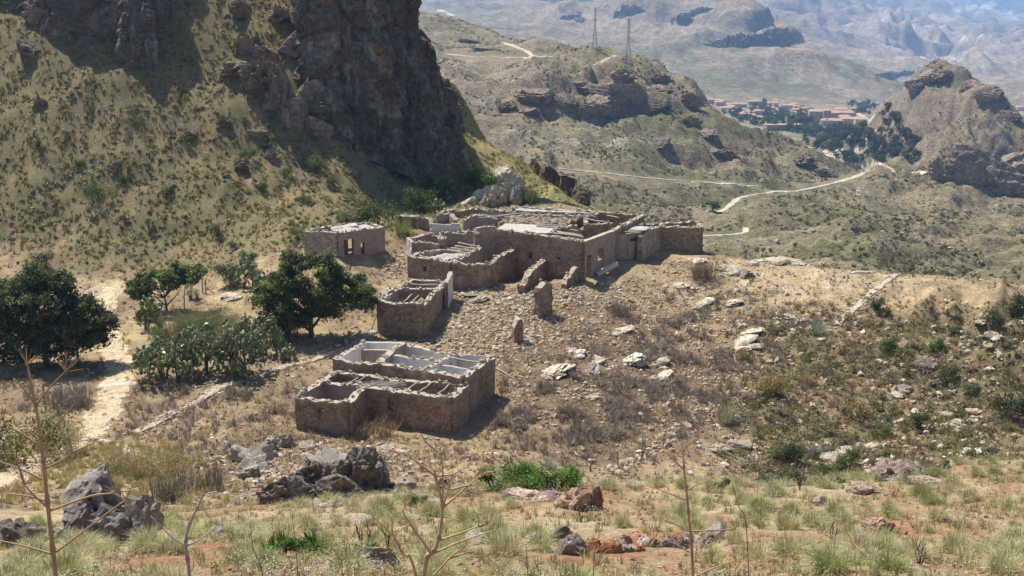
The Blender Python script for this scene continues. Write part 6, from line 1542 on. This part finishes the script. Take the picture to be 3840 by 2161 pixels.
# roads on the far slopes
M_ROAD = make_mat('pale_dirt', scales=((.6, .2), (.1, .15)), bump=None)
RC = (.52, .435, .325)
for pts, w in ROADS:
    strip(dense(pts), w, .3, RC, 'dirt_road', None, None, .05, M_ROAD, MF, 'structure', 1.5)
def far_hit(px, py):
    a, b = MF.hit(px, py), FF.hit(px, py)
    if a is not None and a[1] < 900 and b is not None and far_only: return None, None
    if a is None: return (b if b is not None else FF.hitd(px, py)), FF
    if b is None: return (a if a is not None else FF.hitd(px, py)), MF
    return (a, MF) if a[1] < b[1] else (b, FF)
far_only = False
class Both:
    @staticmethod
    def hit(px, py): return far_hit(px, py)[0]
    @staticmethod
    def h(x, y):
        return np.maximum(MF.h(x, y), FF.h(x, y)) if True else 0
for (pts, w) in [([(3035, 554), (3081, 577), (3174, 598), (3252, 616), (3345, 635), (3400, 646), (3470, 655)], 3.6), ([(3084, 570), (3180, 571), (3283, 570)], 4), ([(2830, 470), (2900, 468), (2980, 480), (3040, 500)], 8), ([(3215, 425), (3240, 440), (3270, 465), (3220, 472)], 8), ([(3150, 513), (3280, 512)], 4), ([(1619, 34), (1678, 47), (1700, 62)], 14)]:
    strip(dense(pts, 8), w * .9, .5, RC, 'dirt_road', None, None, .05, M_ROAD, Both, 'structure', 4)

# pylons
M_STEEL = make_mat('galvanised_steel', base=(.30, .31, .33), vcol=False, scales=((.5, .1),), bump=None, rough=.6, spec=.3)
def pylon(px, py, top, wpx, label):
    g = MF.hitd(px, py); pm = 4117 / g[1]; H = (py - top) / pm + 2; W = wpx / pm
    e = empty('transmission_tower', tuple(g - np.array([0, 0, 2])), label, 'pylon', 'transmission towers on the hill')
    def wid(t): return W * (1 - .80 * min(t / .62, 1)) if t < .62 else W * .20
    mb = MB(); lv = np.linspace(0, 1, 15); cs = [(-1, -1), (1, -1), (1, 1), (-1, 1)]
    ring = [[np.array([a * wid(t) / 2, b * wid(t) / 2, t * H]) for a, b in cs] for t in lv]
    for r0, r1 in zip(ring[:-1], ring[1:]):
        for k in range(4):
            mb.tube([r0[k], r1[k]], .085, 4); mb.tube([r0[k], r1[(k + 1) % 4]], .05, 4); mb.tube([r0[(k + 1) % 4], r1[k]], .05, 4)
            mb.tube([r1[k], r1[(k + 1) % 4]], .07, 4)
    mb.build('lattice_mast', M_STEEL, e)
    for t, a in ((.72, .34), (.84, .42), (.95, .30)):
        m2 = MB(); z = t * H; ar = W * a * 1.3
        for s in (-1, 1):
            for b in (-1, 1): m2.tube([(0, b * W * .1, z), (s * ar, 0, z + .5)], .09, 4); m2.tube([(0, b * W * .1, z + 1.6), (s * ar, 0, z + .5)], .08, 4)
        m2.build('cross_arm', M_STEEL, e)
    return e
pylon(2354, 262, 78, 32, 'nearer and larger lattice pylon on the rocky hill')
pylon(2230, 182, 40, 22, 'farther lattice pylon behind the hilltop')

# village
M_HW = make_mat('salmon_render', scales=((.8, .15),), bump=None); M_HR = make_mat('terracotta_roof', base=(.52, .33, .23), vcol=False, scales=((1.2, .2),), bump=None); M_WIN = make_mat('dark_window', base=(.06, .05, .045), vcol=False, scales=(), bump=None, rough=.3)
def house(px, py, w, d, h, rz, col, label, group, win=2, flat=False, dz=0):
    global far_only
    far_only = True; g, F_ = far_hit(px, py); far_only = False
    if g is None: return
    g = g.copy()
    e = empty('village_house', tuple(g), label, 'house', group, rz)
    MB().box((0, d / 2, h / 2 - 2), (w, d, h + 4), col=col).build('wall', M_HW, e)
    rh = .25 if flat else .22 * d; o = .35
    V = [(-w / 2 - o, -o, h), (w / 2 + o, -o, h), (w / 2 + o, d + o, h), (-w / 2 - o, d + o, h), (-w / 2 + w * .12, d / 2, h + rh), (w / 2 - w * .12, d / 2, h + rh)]
    MB().add(V, [(0, 1, 5, 4), (2, 3, 4, 5)], [(1, 2, 5), (3, 0, 4)], (1, 1, 1)).build('roof', M_HR, e)
    if win:
        st = max(1, int(h / 3.2)); nw = max(2, int(w / 4.5))
        for s in range(st):
            for k in range(nw):
                MB().box((-w / 2 + (k + .5) * w / nw, -.04, 1.4 + s * 3.1), (1.2, .16, 1.5)).build('window', M_WIN, e)
    return e
SAL = [(.46, .33, .24), (.52, .40, .30), (.43, .30, .215), (.54, .43, .33)]
for i, (px, py, w, d, h) in enumerate([(3075, 462, 24, 12, 13), (3122, 460, 16, 12, 11), (3150, 455, 10, 10, 10), (3158, 448, 14, 12, 12), (3185, 452, 12, 12, 9), (3200, 446, 6, 6, 13), (3170, 466, 12, 10, 8), (3115, 473, 18, 10, 6), (3150, 474, 16, 10, 6), (3182, 474, 13, 10, 8), (3212, 475, 12, 10, 8), (3230, 470, 10, 9, 5), (3100, 462, 8, 8, 14)]):
    house(px, py, w, d, h, RNG.uniform(-.12, .12), SAL[i % 4], 'salmon block of the large village complex with terracotta roof', 'blocks of the large salmon complex')
vl = [(2870, 412), (2895, 420), (2930, 420), (2990, 412), (3010, 420), (2760, 404), (2785, 402), (2720, 418), (2790, 448), (2860, 452), (2895, 446), (3000, 440), (2985, 428), (2665, 388), (2690, 392), (2712, 394), (2700, 398), (2730, 406), (2745, 420), (2762, 422), (2758, 436), (2780, 436), (2800, 438), (2822, 394), (2850, 397), (2868, 400), (2885, 398), (2910, 402), (2950, 408), (2965, 408), (2840, 436), (2856, 434), (2880, 436), (2900, 437), (2820, 446), (2826, 466), (2838, 482), (2846, 486), (2770, 440), (2650, 384), (2630, 384), (2980, 402), (2740, 412), (2810, 436)]
for i, (px, py) in enumerate(vl):
    house(px, py, RNG.uniform(8, 14), RNG.uniform(7, 10), RNG.uniform(3.5, 6.5), RNG.uniform(-.4, .4), SAL[(i * 3) % 4], 'small pale salmon house among trees in the distant village', 'small houses of the distant village', 0)
house(2945, 490, 40, 14, 6, .05, (.34, .27, .21), 'long low brown building below the village trees', None, 2, True)
house(2925, 517, 14, 9, 6, -.1, (.52, .36, .24), 'pair of orange houses nearest on the village slope', None, 2)
house(2945, 520, 12, 9, 5, .1, (.55, .42, .30), 'small pale house right of the nearest orange one', None, 2)
for (px, py) in [(3815, 418), (3830, 415), (3822, 455)]: house(px, py, 14, 10, 6, 0, (.6, .5, .42), 'tiny pale house on the plain at the right edge', 'tiny houses on the plain', 0)
# parked yellow digger by the valley road
g, F_ = far_hit(3290, 566)
e = empty('digger', tuple(g), 'yellow excavator on the valley terrace', 'excavator')
YL = make_mat('yellow_paint', base=(.65, .42, .05), vcol=False, scales=(), bump=None, rough=.4)
MB().box((0, 0, 1.7), (3.4, 2.2, 1.4)).box((-.5, 0, 2.9), (1.5, 1.6, 1.3)).build('body', YL, e)
MB().tube([(1.2, 0, 2.2), (3.4, 0, 4.6), (5.4, 0, 3.0), (5.6, 0, 1.2)], [.35, .3, .25, .3], 6).build('boom', YL, e)
for s in (-1, 1): MB().box((0, s * 1.1, .5), (4, .6, .9)).build('track', M_WIN, e)

# trees of the valley, each one its own object
protoL = []
for v in range(6):
    rs = np.random.default_rng(80 + v); k = 14
    c = np.stack([rs.normal(0, 1.3, k), rs.normal(0, 1.3, k), rs.uniform(1.4, 4.2, k)], 1)
    G = leaves(c, np.stack([rs.uniform(.9, 1.6, k)] * 3, 1), 26, np.array([[.065, .085, .036], [.085, .105, .045], [.055, .078, .034]])[v % 3] * rs.uniform(.7, 1.3, (k, 1)), .5, .5, rng=rs, lift=0)
    mb = MB().add(*G).tube([(0, 0, -.8), (0, 0, 1), (.1, .1, 2.4)], [.3, .25, .15], 6, (.1, .08, .06)); me = mb.build('valley_tree', M_LEAF).data
    protoL.append(me)
for o in [o for o in bpy.data.objects if o.name.startswith('valley_tree')]: bpy.data.objects.remove(o)
cnt = 0; rt = np.random.default_rng(9)
zones = [(2830, 430, 130, 28, 46), (2960, 450, 150, 34, 74), (3060, 500, 100, 22, 30), (3180, 505, 120, 26, 26), (3330, 510, 90, 70, 22), (3120, 545, 150, 26, 34), (3250, 415, 70, 16, 16), (3330, 590, 120, 22, 20), (3180, 610, 140, 18, 14)]
for (cx, cy, sx, sy, k) in zones:
    for _ in range(k):
        px, py = cx + rt.normal(0, .55) * sx, cy + rt.normal(0, .55) * sy
        q, F_ = far_hit(px, py)
        if q is None or (F_ is MF and q[1] < 620): continue
        o = link('valley_tree', protoL[cnt % 6], None, q); s = rt.uniform(.9, 2.0) * (q[1] / 1250) ** .4; o.scale = (s, s, s * rt.uniform(.8, 1.2)); o.rotation_euler = (0, 0, rt.uniform(0, 6.28)); cnt += 1
        tag(o, 'dark green tree growing in the distant valley around the village', 'tree', 'trees of the distant valley')
o = link('dark_bush', protoL[1], None, MF.hit(2672, 790)); o.scale = (.9, .9, .7); tag(o, 'dark bush beside the bend of the pale valley road', 'bush')
# cover of the middle hills
def offroad(px, py):
    d = np.full(np.shape(px), 1e9)
    for pts, _ in ROADS: d = np.minimum(d, seg_dist(px, py, pts))
    return d > 16
P = scatter(MF, 24000, lambda px, py, x, y: sstep(-.4, .5, fbm2(x / 30, y / 30, 4, 801)) * offroad(px, py), (-6, 31), (150, 1000), 1.35)
n = len(P); s = RNG.uniform(.25, .95, n) * (np.hypot(P[:, 0], P[:, 1]) / 500) ** .3
o = stuff('valley_scrub', [leaves(P, np.stack([s, s, s * .7], 1), 16, pick([(.10, .115, .05), (.13, .13, .065), (.17, .155, .085), (.2, .17, .1), (.08, .095, .045)], n), s * .45, .5)], M_LEAF)
P = scatter(MF, 1500, lambda px, py, x, y: sstep(0, .5, fbm2(x / 25, y / 25, 4, 811)) * offroad(px, py), (-6, 31), (150, 800), 1.35)
n = len(P); o = stuff('valley_stones', [rubble(P, RNG.uniform(.25, .9, n) * (np.hypot(P[:, 0], P[:, 1]) / 500) ** .5, pick([(.34, .28, .21), (.28, .22, .17), (.40, .35, .29)], n))], M_TOP)
HAZE = 1.45e-4; EXPO = 0.55
# ------------------------------------------------------------------ air, sun, sky
SUN_EL, SUN_AZ = R(58), R(-42)             # azimuth from +Y, towards -X: behind the scene on the left
sv = Vector((math.sin(SUN_AZ) * math.cos(SUN_EL), math.cos(SUN_AZ) * math.cos(SUN_EL), math.sin(SUN_EL)))
sd = bpy.data.lights.new('sun', 'SUN'); sd.energy = 5.0; sd.angle = R(.53); sd.color = (1, .95, .86)
so = bpy.data.objects.new('sun', sd); COL.objects.link(so)
so.rotation_euler = (-sv).to_track_quat('-Z', 'Y').to_euler()
w = bpy.data.worlds.new('World'); SC.world = w; w.use_nodes = True
nt = w.node_tree
sky = nt.nodes.new('ShaderNodeTexSky'); sky.sky_type = 'NISHITA'; sky.sun_disc = False
sky.sun_elevation = SUN_EL; sky.sun_rotation = SUN_AZ; sky.altitude = 300
nt.links.new(sky.outputs[0], nt.nodes['Background'].inputs['Color'])
nt.nodes['Background'].inputs['Strength'].default_value = .07
hb = MB().box((0, 7400, 120), (24000, 15600, 760))
hm = bpy.data.materials.new('air'); hm.use_nodes = True
for n in list(hm.node_tree.nodes):
    if n.type != 'OUTPUT_MATERIAL': hm.node_tree.nodes.remove(n)
pv = hm.node_tree.nodes.new('ShaderNodeVolumePrincipled')
pv.inputs['Density'].default_value = HAZE
pv.inputs['Color'].default_value = (.34, .585, 1.0, 1)
pv.inputs['Anisotropy'].default_value = .25
hm.node_tree.links.new(pv.outputs[0], hm.node_tree.nodes['Material Output'].inputs['Volume'])
h = hb.build('haze', hm); tag(h, kind='stuff')
SC.view_settings.view_transform = 'Standard'; SC.view_settings.look = 'None'
SC.view_settings.exposure = EXPO; SC.view_settings.gamma = 1
SC.cycles.max_bounces = 5; SC.cycles.diffuse_bounces = 3; SC.cycles.volume_bounces = 1; SC.cycles.transparent_max_bounces = 6
SC.cycles.use_denoising = True
SC.cycles.volume_max_steps = 64
print('scene done', len(bpy.data.objects), sum(len(m.polygons) for m in bpy.data.meshes))
